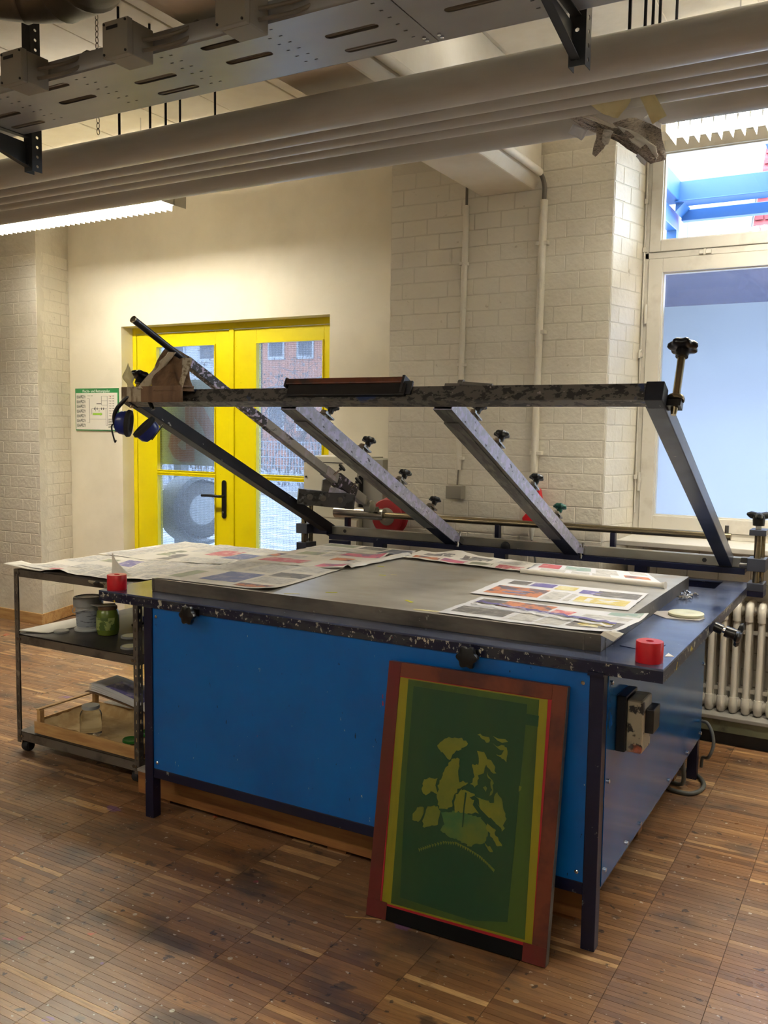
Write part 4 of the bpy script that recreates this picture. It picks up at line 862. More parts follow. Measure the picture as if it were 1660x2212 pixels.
MB().box(-2.105, -1.893, .136, .150, 1.628, 1.692).box(-2.105, -1.893, .150, .215, 1.686, 1.694).build('card_band', 'cardboard', cw, bevel=.003)
MB().box(-2.215, -2.100, .139, .147, 1.630, 1.690).build('packing_tape', 'clear_tape', cw, bevel=.002)
m = MB(); m.grid(lambda u, v: Vector((-2.145 + .070 * u + (.085 - .03 * u) * v, .150 + .10 * v - .02 * math.sin(u * 3.14) + .01 * nz(u * 3, v * 5, 3), 1.682 + .150 * v)), 8, 12); m.build('packing_tape', 'clear_tape', cw, smooth=True, solid=.001)
m = MB(); m.grid(lambda u, v: Vector((-1.925 + .040 * u - .08 * v, .150 + .12 * v + .012 * math.sin(u * 5 + v * 3), 1.685 + .125 * v)), 6, 10); m.build('packing_tape', 'clear_tape', cw, smooth=True, solid=.001)
m = MB(); m.grid(lambda u, v: Vector((-2.232 + .055 * u * (1 - .25 * v) - .018 * v, .185 + .01 * math.sin(7 * v + 3 * u), 1.685 + .105 * v * (1 - .35 * abs(2 * u - 1)))), 6, 10); m.build('tape_flap', 'cream_tape', cw, smooth=True, solid=.001)
# squeegee lying on the front bar and hand tool beside it
sq = thing('squeegee', (-1.20, .19, 1.68), 'long black and brown squeegee resting on the front bar of the lifting frame', 'squeegee')
Rf = Matrix.Translation((0, 1.74, .955)) @ Matrix.Rotation(math.radians(-24.444), 4, 'X')
MB().box(-1.425, -.935, -LN - .018, -LN - .001, -.010, .034, 0, Rf).build('holder', 'black_plastic', sq, bevel=.002)
MB().box(-1.440, -.950, -LN - .020, -LN + .045, .0345, .058, 0, Rf).build('blade_board', 'orange_brown', sq, bevel=.004)
MB().box(-.955, -.944, -LN - .020, -LN + .05, -.002, .064, 0, Rf).box(-1.446, -1.436, -LN - .020, -LN + .04, .026, .062, 0, Rf).box(-.944, -.915, -LN - .010, -LN + .0, -.004, .046, 0, Rf).each('end_plate', mat('plate_spot', (26, 28, 34), .35, layers=[((150, 150, 150), 40, .68, .72, S1, 108)]).name, sq, bevel=.002)
m = MB(); m.cyl(Rf @ Vector((-.745, -LN + .02, .045)), Rf @ Vector((-.640, -LN + .035, .042)), .010, 12); m.cyl(Rf @ Vector((-.755, -LN + .02, .046)), Rf @ Vector((-.738, -LN + .02, .046)), .014, 12)
m.box(-.80, -.745, -LN + .005, -LN + .035, .031, .041, 0, Rf)
tag(m.build('hand_tool', 'steel_dark', smooth=True), 'small dark rod-shaped tool lying on the front bar right of the squeegee', 'tool')
# ear defenders hanging from the left frame corner
em = thing('ear_defenders', (-2.13, .15, 1.49), 'blue ear defenders hanging from the front left corner of the lifting frame', 'ear defenders')
def cup(c, ax, mt_in):
    ax = Vector(ax).normalized(); c = Vector(c); m = MB(); m2 = MB()
    for q, mm, prof in ((0, m, [(.012, -.040), (.032, -.036), (.042, -.02), (.044, 0), (.044, .006)]), (1, m2, [(.045, .004), (.050, .010), (.048, .022), (.034, .024), (.026, .012), (.004, .010)])):
        u, v, a = basis(ax); rings = []
        for r, h in prof: rings.append([c + a * h + Vector((0, 0, 0)) + u * (r * .80 * math.cos(t)) + v * (r * 1.12 * math.sin(t)) for t in [2 * math.pi * k / 28 for k in range(28)]])
        mm.loft(rings)
    m.build('ear_cup', 'ear_blue', em, smooth=True); m2.build('ear_cushion', 'black_rubber', em, smooth=True)
cup((-2.205, .15, 1.545), (.85, .45, -.1), 0); cup((-2.088, .15, 1.520), (-.35, -.62, .72), 1)
m = MB(); m.tube([(-2.238, .14, 1.51), (-2.246, .13, 1.56), (-2.232, .13, 1.60), (-2.20, .14, 1.634), (-2.17, .15, 1.654), (-2.15, .17, 1.660), (-2.13, .20, 1.645), (-2.10, .20, 1.60)], .009, 10); m.build('headband', 'black_plastic', em, smooth=True)
m = MB(); m.tube([(-2.240, .135, 1.545), (-2.262, .13, 1.53), (-2.245, .13, 1.47), (-2.238, .13, 1.475)], .0035, 8); m.tube([(-2.02, .17, 1.54), (-2.035, .16, 1.515), (-2.06, .15, 1.480)], .0035, 8); m.each('wire_arm', 'black_plastic', em, smooth=True)
# ------------------------------------------------------------------ things on the table
def roll(x, y, lab):
    m = MB(); m.lathe((x, y, TH), (0, 0, 1), [(.0385, 0), (.0388, .002), (.0388, .058), (.0375, .060), (.012, .060), (.0105, .0585), (.0105, .03)], 36)
    return tag(m.build('tape_roll', 'red_plastic', smooth=True), lab, 'tape roll', 'red rolls on the front corners of the table')
roll(-2.161, .052, 'red round roll on the front left corner of the table'); roll(-.056, .070, 'red round roll on the front right corner of the table')
dk = MB().lathe((-.098, .800, TH + .0025), (0, 0, 1), [(.060, 0), (.062, .001), (.062, .0095), (.060, .011), (.014, .011), (.012, .0095)], 40)
tag(dk.build('flat_reel', ['lid_cream'], smooth=True), 'flat pale round reel lying on a card at the right side of the table', 'reel')
tag(MB().prism([(-.235, .800, TH), (-.150, .712, TH), (-.040, .735, TH), (-.030, .790, TH), (-.055, .845, TH), (-.12, .90, TH)], (0, 0, .002)).build('card_sheet', 'board_grey'), 'grey card under the flat pale reel', 'card')
tag(MB().prism([(-.180, .215, TH), (-.075, .185, TH), (-.060, .300, TH), (-.165, .33, TH)], (0, 0, .0015)).build('card_sheet', 'navy_top'), 'thin dark card lying beside the front right corner of the printing bed', 'card')
tag(MB().prism([(-.030, .150, TH), (-.006, .165, TH), (-.03, .20, TH)], (0, 0, .001)).build('paper_scrap', 'paper'), 'tiny white paper scrap behind the right red roll', 'paper scrap')
rnd.seed(21)
for k in range(14):
    x = -.172 + rnd.uniform(-.022, .022) + (k % 3) * .004; y = 1.20 + rnd.uniform(-.08, .08); a = rnd.uniform(0, 6.28); d = Vector((math.cos(a), math.sin(a), 0)); c = Vector((x, y, TH + .008))
    m = MB(); m.lathe(c, d, [(.007, 0), (.008, .002), (.008, .006), (.004, .0065), (.004, .022), (.003, .023)], 8)
    tag(m.build('screw', 'chrome', smooth=True), 'small chrome screw in the loose pile beside the printing bed', 'screw', 'loose screws beside the printing bed')
# marks stuck on the bed
for k, (x, y, a, w, h, mt, lb) in enumerate(((-1.253, .235, .5, .045, .012, 'yellow_tape', 'yellow tape mark nearest the front papers'), (-.933, .245, -.6, .05, .013, 'yellow_tape', 'yellow tape mark near the middle of the bed front'), (-1.294, .686, .1, .03, .014, 'yellow_tape', 'yellow tape mark behind, left of the faint one'), (-1.421, .892, .2, .03, .012, 'yellow_tape', 'yellow tape mark furthest back on the bed'), (-1.262, .725, 0, .03, .008, 'cream_tape', 'faint pale tape mark at the middle of the bed'), (-.800, .136, .12, .11, .018, 'cream_tape', 'pale tape strip beside the front newspaper'), (-1.36, .135, .4, .06, .014, 'cream_tape', 'torn pale tape scrap at the corner of the left papers'))):
    ca, sa_ = math.cos(a), math.sin(a); P = [(x + ca * i * w / 2 - sa_ * j * h / 2, y + sa_ * i * w / 2 + ca * j * h / 2, BZ + .0002) for i, j in ((-1, -1), (1, -1), (.8, 1), (-1, .8))]
    tag(MB().prism(P, (0, 0, .0008)).build('tape_mark', mt), lb, 'tape mark', 'tape marks on the printing bed')
# newspapers ----------------------------------------------------------
def sheet(nm, C, z, patches, lab, amp=.0016, sd=1, curl=(), mt='paper', cat='newspaper', group='newspapers', drop=None):
    C = [Vector((c[0], c[1], 0)) for c in C]
    def P(u, v, e=0.0):
        p = (C[0] * (1 - u) + C[1] * u) * (1 - v) + (C[3] * (1 - u) + C[2] * u) * v
        zz = z + .0012 + amp * (1 + nz(p.x * 9, p.y * 9, sd)) + amp * .6 * (1 + nz(p.x * 30, p.y * 30, sd))
        for (cu, cv, r, h) in curl:
            d = math.hypot(u - cu, v - cv)
            if d < r: zz += h * (1 - d / r) ** 2
        jx = .003 * nz(p.y * 25, sd, 3) if u in (0, 1) else 0; jy = .003 * nz(p.x * 25, sd, 5) if v in (0, 1) else 0
        return Vector((p.x + jx, p.y + jy, zz + e))
    m = MB(); m.grid(P, 22, 16, 0); names = [mt]; free = []
    for i in range(6):
        for j in range(4):
            a0, a1, b0, b1 = .03 + i * .16, .03 + i * .16 + .14, .04 + j * .24, .04 + j * .24 + .21
            if all(a1 < q[0] or a0 > q[2] or b1 < q[1] or b0 > q[3] for q in patches): free.append((a0, b0, a1, b1, 'print_text'))
    patches = list(patches) + free
    for (u0, v0, u1, v1, pm) in patches:
        if pm not in names: names.append(pm)
        k = names.index(pm); m.grid(lambda a, b: P(u0 + (u1 - u0) * a, v0 + (v1 - v0) * b, .0007), max(2, int(22 * abs(u1 - u0))), max(2, int(16 * abs(v1 - v0))), k)
    o = m.build(nm, names, fix=False, smooth=True); tag(o, lab, cat, group); return o
Tt = 'print_text'
def cols(n, v0, v1, u0=.04, u1=.96, gap=.02): w = (u1 - u0) / n; return [(u0 + k * w, v0, u0 + (k + 1) * w - gap, v1, Tt) for k in range(n)]
G = 'newspapers spread on the printing bed'
sheet('newspaper', [(-2.012, .102), (-1.449, .120), (-1.515, .74), (-2.015, .68)], BZ, [(.30, .12, .62, .48, 'print_blue'), (.66, .20, .95, .40, Tt), (.66, .45, .95, .62, 'print_dark'), (.04, .10, .16, .40, 'print_green'), (.04, .50, .28, .92, Tt), (.34, .56, .62, .92, Tt), (.68, .70, .95, .90, Tt), (.66, .04, .95, .14, 'print_orange')], 'newspaper with a blue photo at the front left of the bed', sd=1, curl=((1, 0, .25, .012),), group=G)
sheet('newspaper', [(-2.015, .651), (-1.490, .688), (-1.530, 1.214), (-2.015, 1.19)], BZ + .002, [(.10, .10, .52, .30, 'print_red'), (.70, .04, .98, .20, 'print_pink'), (.14, .36, .36, .50, Tt), (.14, .60, .38, .78, 'print_green'), (.62, .42, .82, .56, 'print_orange'), (.55, .70, .98, .88, 'print_pink'), (.42, .58, .52, .9, Tt), (.06, .82, .34, .95, Tt), (.0, .36, .1, .55, 'print_orange')], 'newspaper with red advertisements at the left of the bed', sd=2, curl=((1, 0.1, .3, .02), (1, .9, .3, .02)), group=G)
sheet('newspaper', [(-2.015, 1.161), (-1.508, 1.159), (-1.50, 1.39), (-2.015, 1.392)], BZ + .004, [(.05, .55, .40, .9, 'print_green'), (.45, .55, .72, .9, 'print_dark'), (.76, .15, .99, .85, 'print_slate'), (.06, .1, .6, .42, Tt)], 'newspaper with a slate blue photo at the rear left of the bed', sd=3, group=G)
n4 = sheet('newspaper', [(-0.758, 0.116), (-0.179, 0.108), (-0.146, 0.435), (-0.75, 0.453)], BZ, [(.04, .14, .36, .44, 'print_dark'), (.40, .10, .54, .52, Tt), (.56, .08, .70, .56, Tt), (.72, .14, .97, .52, 'print_dark'), (.76, .2, .93, .46, 'print_yellow'), (.04, .58, .20, .92, 'print_dark'), (.20, .62, .50, .94, 'print_orange'), (.52, .60, .64, .80, 'print_red'), (.70, .62, .96, .78, Tt), (.80, .84, .98, .98, 'print_teal')], 'newspaper with dark and yellow pictures at the front right edge of the bed', sd=4, curl=((1, 0, .3, .01), (1, 1, .25, .012)), mt='paper_cool', group=G)
tag(MB().prism([(-.150, .10, BZ), (-.185, .13, BZ), (-.21, .10, BZ), (-.165, .085, BZ - .012)], (.01, .004, .012)).build('paper_flap', 'paper'), 'small folded pale flap hanging off the front right newspaper', 'paper scrap')
st = MB()
for q in range(2):
    pts = []
    for k in range(26): t = k / 25; pts.append((-.72 + .52 * t, .345 - .10 * t - q * .045 + .006 * math.sin(k * 1.7 + q), BZ + .006 + .004 * abs(math.sin(k * 1.3))))
    for k in range(25): a, b = Vector(pts[k]), Vector(pts[k + 1]); st.add([a + Vector((0, -.007, 0)), b + Vector((0, -.007, 0)), b + Vector((0, .007, .002)), a + Vector((0, .007, .002))], [(0, 1, 2, 3)], q)
tag(st.build('paper_strip', ['print_violet', 'paper_cool'], fix=False, solid=.0008), 'torn violet and white paper strips across the front right newspaper', 'paper strip')
sheet('newspaper', [(-0.816, 0.498), (-0.232, 0.508), (-0.250, 0.870), (-0.827, 0.879)], BZ, [(.06, .12, .42, .58, 'print_orange'), (.16, .20, .32, .42, 'print_blue'), (.08, .72, .22, .94, 'print_dark'), (.24, .72, .40, .94, 'print_violet'), (.42, .68, .56, .9, 'print_yellow'), (.44, .10, .56, .56, Tt), (.60, .60, .74, .80, 'print_violet'), (.70, .56, .98, .86, 'print_dark'), (.64, .14, .96, .44, 'print_yellow'), (.70, .2, .9, .38, 'paper_cool'), (.58, .1, .62, .5, Tt)], 'newspaper with a yellow framed picture, behind the front right one', sd=5, mt='paper_cool', group=G)
sheet('newspaper', [(-1.451, 1.144), (-0.834, 1.075), (-0.852, 1.337), (-1.478, 1.39)], BZ, [(.06, .08, .30, .34, 'print_orange'), (.32, .06, .52, .34, 'print_pink'), (.56, .08, .74, .30, 'print_green'), (.78, .06, .98, .32, 'print_red'), (.10, .50, .34, .8, 'print_dark'), (.42, .50, .66, .82, 'print_dark'), (.72, .50, .94, .8, Tt)], 'crumpled newspaper at the middle of the bed rear edge', sd=6, amp=.006, curl=((.35, 1, .4, .02),), group=G)
sheet('newspaper', [(-0.843, 1.09), (-0.228, 1.066), (-0.369, 1.355), (-0.872, 1.385)], BZ, [(.06, .55, .24, .94, 'print_red'), (.28, .60, .50, .92, 'print_teal'), (.54, .50, .72, .9, Tt), (.10, .20, .30, .5, Tt), (.76, .4, .95, .6, 'print_orange')], 'newspaper with a red block at the rear right of the bed', sd=7, mt='paper_cool', group=G)
rl = MB(); rl.tube([(-.832 + .604 * t / 12, 1.062 - .024 * t / 12 + .002 * math.sin(t), BZ + .012) for t in range(13)], .0105, 14)
rl.tube([(-.24, 1.04, BZ + .012), (-.225, 1.036, BZ + .013)], .012, 14, radii=[.011, .015])
tag(rl.build('rolled_newspaper', 'paper', smooth=True), 'long thin roll of newspaper in front of the rear right sheet', 'newspaper', G)
tag(MB().grid(lambda u, v: Vector((-1.53 + .05 * u + .03 * v, .74 + .5 * v, BZ + .008 + .012 * math.sin(u * 3.1) + .004 * nz(u, v * 8, 2))), 6, 16).build('folded_newspaper', 'paper', smooth=True, solid=.001), 'folded newspaper edge curling up along the middle of the bed', 'newspaper', G)

# ------------------------------------------------------------------ framed screen leaning on the table
sc_ = thing('silk_screen', (-.846, -.176, .0055), 'red wooden silk screen with green stencil leaning on the blue front panel', 'silk screen', rot=(math.radians(-9.6), 0, math.radians(2.0)))
SWd, SH, SB, STK = .586, .800, .044, .030
fr = MB(); fr.box(0, SB, 0, STK, 0, SH, 1); fr.box(SWd - SB, SWd, 0, STK, 0, SH, 0); fr.box(SB, SWd - SB, 0, STK, SH - SB, SH, 2); fr.box(SB, SWd - SB, 0, STK, 0, SB, 3)
fr.build('frame', ['frame_wood', 'frame_red', 'frame_wood', 'frame_black'], sc_, local=True, bevel=.0015)
MB().box(SWd, SWd + .001, .001, STK - .001, .002, SH - .002).build('frame_edge', 'steel_dark', sc_, local=True)
MB().box(0, .07, -.0008, 0, 0, SB + .01).box(SWd - .07, SWd, -.0008, 0, 0, SB + .01).each('corner_tape', 'frame_red', sc_, local=True)
ms = MB().box(SB - .002, SWd - SB + .002, .003, .004, SB - .002, SH - SB + .002).build('mesh', 'emul_yellow', sc_, local=True)
def uvp(pts, y, d, mm, mt=0): mm.prism([(u * SWd, y, v * SH) for u, v in pts], (0, d, 0), mt)
def sub(mm, nm, mt):
    o = mm.build(nm, mt, None, origin=(0, 0, 0)); o.parent = ms; o.location = -ms.location; return o
m = MB()
for poly in ([(.058, .945), (.072, .945), (.086, .06), (.062, .06)], [(.905, .955), (.945, .955), (.945, .06), (.925, .06)], [(.06, .958), (.94, .958), (.94, .944), (.06, .942)], [(.06, .062), (.94, .066), (.94, .044), (.06, .042)]): uvp(poly, .0026, -.0016, m)
sub(m, 'red_border', 'frame_red_bright')
m = MB(); uvp([(.125, .938), (.86, .938), (.885, .075), (.14, .068)], .0028, -.0006, m); sub(m, 'emulsion_border', 'emul_olive')
m = MB(); uvp([(.16, .915), (.80, .915), (.80, .88), (.865, .88), (.865, .84), (.80, .84), (.79, .12), (.60, .09), (.19, .10), (.165, .5)], .0022, -.0006, m); sub(m, 'emulsion', 'emul_green')
POLY = [[(0.328, 0.702), (0.352, 0.726), (0.402, 0.743), (0.453, 0.746), (0.487, 0.742), (0.502, 0.73), (0.478, 0.716), (0.441, 0.694), (0.417, 0.679), (0.403, 0.655), (0.384, 0.667), (0.356, 0.683)],
[(0.548, 0.773), (0.577, 0.773), (0.611, 0.769), (0.621, 0.751), (0.6, 0.752), (0.57, 0.764)], [(0.637, 0.775), (0.672, 0.778), (0.71, 0.767), (0.682, 0.758), (0.653, 0.763)],
[(0.642, 0.75), (0.712, 0.744), (0.718, 0.729), (0.713, 0.693), (0.692, 0.704), (0.662, 0.708), (0.686, 0.714), (0.693, 0.732), (0.655, 0.739)],
[(0.419, 0.665), (0.461, 0.668), (0.458, 0.639), (0.464, 0.6), (0.47, 0.584), (0.512, 0.59), (0.517, 0.582), (0.485, 0.566), (0.465, 0.555), (0.444, 0.518), (0.439, 0.483), (0.414, 0.474), (0.371, 0.468), (0.354, 0.505), (0.354, 0.551), (0.371, 0.593), (0.388, 0.63)],
[(0.559, 0.709), (0.592, 0.713), (0.61, 0.693), (0.645, 0.681), (0.665, 0.642), (0.64, 0.647), (0.609, 0.665), (0.599, 0.641), (0.576, 0.621), (0.576, 0.588), (0.556, 0.574), (0.534, 0.587), (0.552, 0.612), (0.541, 0.639), (0.527, 0.651), (0.547, 0.66), (0.568, 0.66)],
[(0.269, 0.565), (0.298, 0.575), (0.342, 0.578), (0.34, 0.555), (0.348, 0.519), (0.317, 0.528), (0.293, 0.508), (0.261, 0.515), (0.263, 0.538)],
[(0.246, 0.452), (0.275, 0.465), (0.28, 0.425), (0.278, 0.408), (0.256, 0.402), (0.224, 0.408), (0.218, 0.425)],
[(0.302, 0.466), (0.362, 0.478), (0.377, 0.457), (0.372, 0.428), (0.37, 0.405), (0.319, 0.391), (0.284, 0.386), (0.289, 0.421), (0.295, 0.451)],
[(0.451, 0.525), (0.49, 0.559), (0.524, 0.555), (0.558, 0.552), (0.573, 0.537), (0.66, 0.535), (0.676, 0.577), (0.703, 0.556), (0.715, 0.519), (0.737, 0.494), (0.727, 0.438), (0.692, 0.46), (0.658, 0.477), (0.607, 0.486), (0.533, 0.475), (0.457, 0.469)],
[(0.65, 0.47), (0.687, 0.426), (0.732, 0.384), (0.709, 0.377), (0.664, 0.412), (0.637, 0.44)],
[(0.612, 0.637), (0.651, 0.615), (0.659, 0.583), (0.634, 0.548), (0.647, 0.581), (0.639, 0.613)], [(0.617, 0.593), (0.626, 0.578), (0.617, 0.565), (0.608, 0.578)],
[(0.631, 0.379), (0.668, 0.374), (0.683, 0.354), (0.662, 0.356)], [(0.79, 0.615), (0.804, 0.611), (0.803, 0.6), (0.793, 0.597)]]
TEAL = [(0.382, 0.455), (0.457, 0.472), (0.533, 0.472), (0.609, 0.464), (0.644, 0.447), (0.652, 0.41), (0.627, 0.378), (0.562, 0.356), (0.494, 0.368), (0.425, 0.374), (0.393, 0.391), (0.407, 0.416)]
def rag(poly, sd, amp=.013):
    out = []; n = len(poly)
    for i in range(n):
        a, b = poly[i], poly[(i + 1) % n]; L_ = math.hypot(b[0] - a[0], b[1] - a[1]); k = max(1, int(L_ / .010))
        for j in range(k):
            t = j / k; x, y = a[0] + (b[0] - a[0]) * t, a[1] + (b[1] - a[1]) * t
            out.append((x + amp * nz(x * 70, y * 70, sd), y + amp * .8 * nz(x * 70, y * 70, sd + 9)))
    return out
m = MB()
for k, q in enumerate(POLY): uvp(rag(q, k), .0014, -.0005, m)
arc = [(0.277, 0.299), (0.335, 0.323), (0.411, 0.349), (0.478, 0.357), (0.547, 0.346), (0.615, 0.329), (0.667, 0.307), (0.701, 0.290)]
for i in range(len(arc) - 1):
    for j in range(5):
        t = j / 5; x = arc[i][0] + (arc[i + 1][0] - arc[i][0]) * t; y = arc[i][1] + (arc[i + 1][1] - arc[i][1]) * t
        uvp([(x - .006, y + .003), (x + .008, y + .001), (x + .002, y - .010)], .0014, -.0005, m)
sub(m, 'stencil_image', 'emul_image'); m = MB(); uvp(rag(TEAL, 44), .0015, -.0005, m); sub(m, 'stencil_stain', 'emul_teal')
m = MB(); uvp([(.507, .55), (.517, .55), (.512, .49), (.512, .42), (.506, .42), (.505, .49)], .0008, -.0005, m); uvp([(.563, .535), (.60, .50), (.66, .47), (.68, .44), (.64, .455), (.59, .485), (.555, .51)], .0008, -.0005, m); uvp([(.535, .535), (.56, .545), (.585, .535), (.592, .51), (.58, .52), (.565, .53), (.55, .528)], .0008, -.0005, m); sub(m, 'stencil_line', 'emul_green')
# ------------------------------------------------------------------ wooden platform under the table
pf = thing('wooden_platform', (-1.17, .8, 0), 'low wooden platform with grey boards lying on the floor under the table', 'platform')
for y in (.12, .80, 1.42): MB().box(-2.125, -.235, y, y + .06, .022, .112).build('beam', 'wood_beam', pf, bevel=.002)
for k, (x0, x1) in enumerate(((-2.128, -1.62), (-1.615, -1.10), (-1.095, -.60), (-.595, -.232))): MB().box(x0, x1, .118, 1.485, .112, .124).build('board', 'board_grey' if k in (0,) else 'steel_dark', pf, bevel=.001)
for x in (-2.05, -1.2, -.35): MB().box(x, x + .08, .14, 1.46, 0, .022).build('runner', 'wood_beam', pf)
# cables at the rear right leg
tag(MB().tube([(-.20, 1.36, .19), (-.19, 1.38, .10), (-.20, 1.42, .02), (-.26, 1.44, .010), (-.24, 1.36, .010), (-.16, 1.35, .010), (-.12, 1.42, .010), (-.13, 1.52, .010), (-.20, 1.62, .010), (-.30, 1.62, .012), (-.34, 1.55, .012)], .009, 10).build('hose', 'hose_grey', smooth=True), 'dark hose looped on the floor round the rear right table leg', 'hose')
tag(MB().tube([(-.158, 1.58, .262), (-.130, 1.57, .258), (-.105, 1.55, .22), (-.098, 1.54, .17), (-.115, 1.53, .12), (-.150, 1.60, .09), (-.158, 1.62, .04)], .0075, 10).build('cable', 'hose_grey', smooth=True), 'grey cable bending out of the rear of the blue side panel', 'cable')
tag(MB().prism([(-.79, -.165, .0005), (-.775, -.165, .0005), (-.90, -.215, .0005)], (0, 0, .002)).build('wood_splinter', 'wood_raw'), 'pale wood splinter on the floor at the lower left screen corner', 'splinter')
# ------------------------------------------------------------------ angle-iron trolley
TX0, TX1, TY0, TY1, TZ = -2.995, -2.214, .215, 1.36, .867
ty = thing('shelf_trolley', ((TX0 + TX1) / 2, (TY0 + TY1) / 2, 0), 'rusty perforated angle iron trolley with three shelves beside the table', 'trolley')
def perf(x, y, z0, z1, sx, sy):
    """L-profile upright with slots, corner at (x,y), legs towards sx / sy"""
    m = MB(); h = z1 - z0; n = int(h / .040); w = .026
    hs = [slot_pts(.012, .012 + (.020 if k % 2 else .010), .03 + k * .040, .004, 3) for k in range(n)]
    hs = [[(b, a) for a, b in [(q[1], q[0]) for q in p]] for p in hs]
    hs2 = []
    for k in range(n):
        L_ = .006 if k % 2 else .0015; c = .03 + k * .040
        hs2.append([(w / 2 + .0034 * math.cos(t), c + (L_ if math.sin(t) > 0 else -L_) + .0034 * math.sin(t)) for t in [2 * math.pi * q / 10 + .1 for q in range(10)]])
    vs, fs = plate([(0, 0), (w, 0), (w, h), (0, h)], hs2, .002)
    m.add([(x + sx * v.x, y + v.z, z0 + v.y) for v in vs], fs); m.add([(x + v.z, y + sy * v.x, z0 + v.y) for v in vs], fs)
    return m
for (x, y, sx, sy) in ((TX0, TY0, 1, 1), (TX1, TY0, -1, 1), (TX0, TY1, 1, -1), (TX1, TY1, -1, -1)):
    perf(x, y, .045, TZ, sx, sy).build('upright', 'rack_steel', ty)
def shelf(z, hgt):
    m = MB(); t = .002
    m.box(TX0 + .002, TX1 - .002, TY0 + .002, TY1 - .002, z - t, z)
    m.box(TX0 + .002, TX1 - .002, TY0 + .002, TY0 + .004, z - hgt, z).box(TX0 + .002, TX1 - .002, TY1 - .004, TY1 - .002, z - hgt, z).box(TX0 + .002, TX0 + .004, TY0, TY1, z - hgt, z).box(TX1 - .004, TX1 - .002, TY0, TY1, z - hgt, z)
    o = m.build('shelf', 'rack_steel', ty); b = MB()
    for xx in (TX0 + .016, TX0 + .032, TX1 - .016, TX1 - .032): b.lathe((xx, TY0 + .002, z - hgt / 2), (0, -1, 0), [(.007, 0), (.007, .005)], 6)
    b.each('bolt', 'steel_bright', o); return o
shelf(TZ, .034); shelf(.560, .040); shelf(.098, .042)
MB().box(TX0 + .004, TX1 - .004, TY0 + .004, TY1 - .004, .5605, .5635).build('shelf_board', 'shelf_dark', ty)
for (x, y) in ((TX0 + .035, TY0 + .03), (TX1 - .035, TY0 + .03), (TX0 + .035, TY1 - .03), (TX1 - .035, TY1 - .03)):
    w = MB(); w.lathe((x - .020, y, .0255), (1, 0, 0), [(.012, 0), (.0235, .002), (.0255, .006), (.0255, .034), (.0235, .038), (.012, .040)], 24)
    cst = w.build('caster', 'black_rubber', ty, smooth=True)
    MB().box(x - .024, x - .021, y - .014, y + .014, .014, .056).box(x + .021, x + .024, y - .014, y + .014, .014, .056).box(x - .024, x + .024, y - .018, y + .018, .0525, .056).build('fork', 'black_plastic', cst)
# papers on the trolley top
G2 = 'papers spread on the trolley top'
z2 = TZ + .002
sheet('newspaper', [(-2.985, .235), (-2.366, .222), (-2.60, .717), (-2.99, .715)], z2, [(.10, .10, .34, .30, Tt), (.30, .04, .40, .14, 'print_red'), (.66, .58, .92, .90, 'print_violet'), (.36, .70, .56, .86, 'print_green')], 'newspaper with small colour pictures at the front left of the trolley top', amp=.004, sd=11, curl=((0, 0, .4, .012), (.45, 0, .2, .012)), group=G2)
sheet('newspaper', [(-2.40, .222), (-2.225, .30), (-2.26, .826), (-2.66, .748)], z2 + .003, [(.62, .06, .9, .2, Tt)], 'plain newsprint sheet at the front right of the trolley top', amp=.004, sd=12, group=G2)
sheet('newspaper', [(-3.0, .727), (-2.60, .712), (-2.56, 1.308), (-2.976, 1.35)], z2 + .004, [(.62, .25, .95, .55, 'print_green')], 'newspaper with a dim photo at the rear left of the trolley top', amp=.004, sd=13, group=G2)
sheet('newspaper', [(-2.632, .705), (-2.25, .786), (-2.24, 1.345), (-2.72, 1.35)], z2 + .006, [(.04, .06, .22, .34, 'print_dark'), (.34, .42, .66, .72, 'print_red'), (.68, .30, .98, .62, 'print_blue')], 'newspaper with red and blue pictures at the rear right of the trolley top', amp=.004, sd=14, group=G2)
def cone(u, v):
    a = (u - .5) * 2.3; r = .055 * (1 - v) ** 1.2 + .006
    return Vector((-2.405 + r * math.sin(a) * 1.1 - .025 * v, .285 + r * (1 - math.cos(a)) * .8, z2 + .010 + .105 * v * (1 - .25 * abs(2 * u - 1))))
tag(MB().grid(cone, 12, 10).build('paper_corner', 'paper', smooth=True, solid=.001), 'white paper corner curling up from the front of the trolley top', 'paper scrap')
tag(MB().grid(lambda u, v: Vector((-3.055 + .25 * u, .205 + .10 * v, z2 + .006 + .014 * (1 - u) ** 2)), 8, 4).build('paper_edge', 'paper', smooth=True, solid=.001), 'paper edge poking out past the left end of the trolley top', 'paper scrap')
tag(MB().grid(lambda u, v: Vector((-2.50 + .20 * u, .212 - .006 * math.sin(3 * v + u * 4), .862 - .028 * v * (.4 + .6 * abs(math.sin(u * 3.2))))), 10, 5).build('torn_tape', 'cream_splatter', smooth=True, solid=.001), 'torn grey tape hanging down the trolley front beam', 'tape')
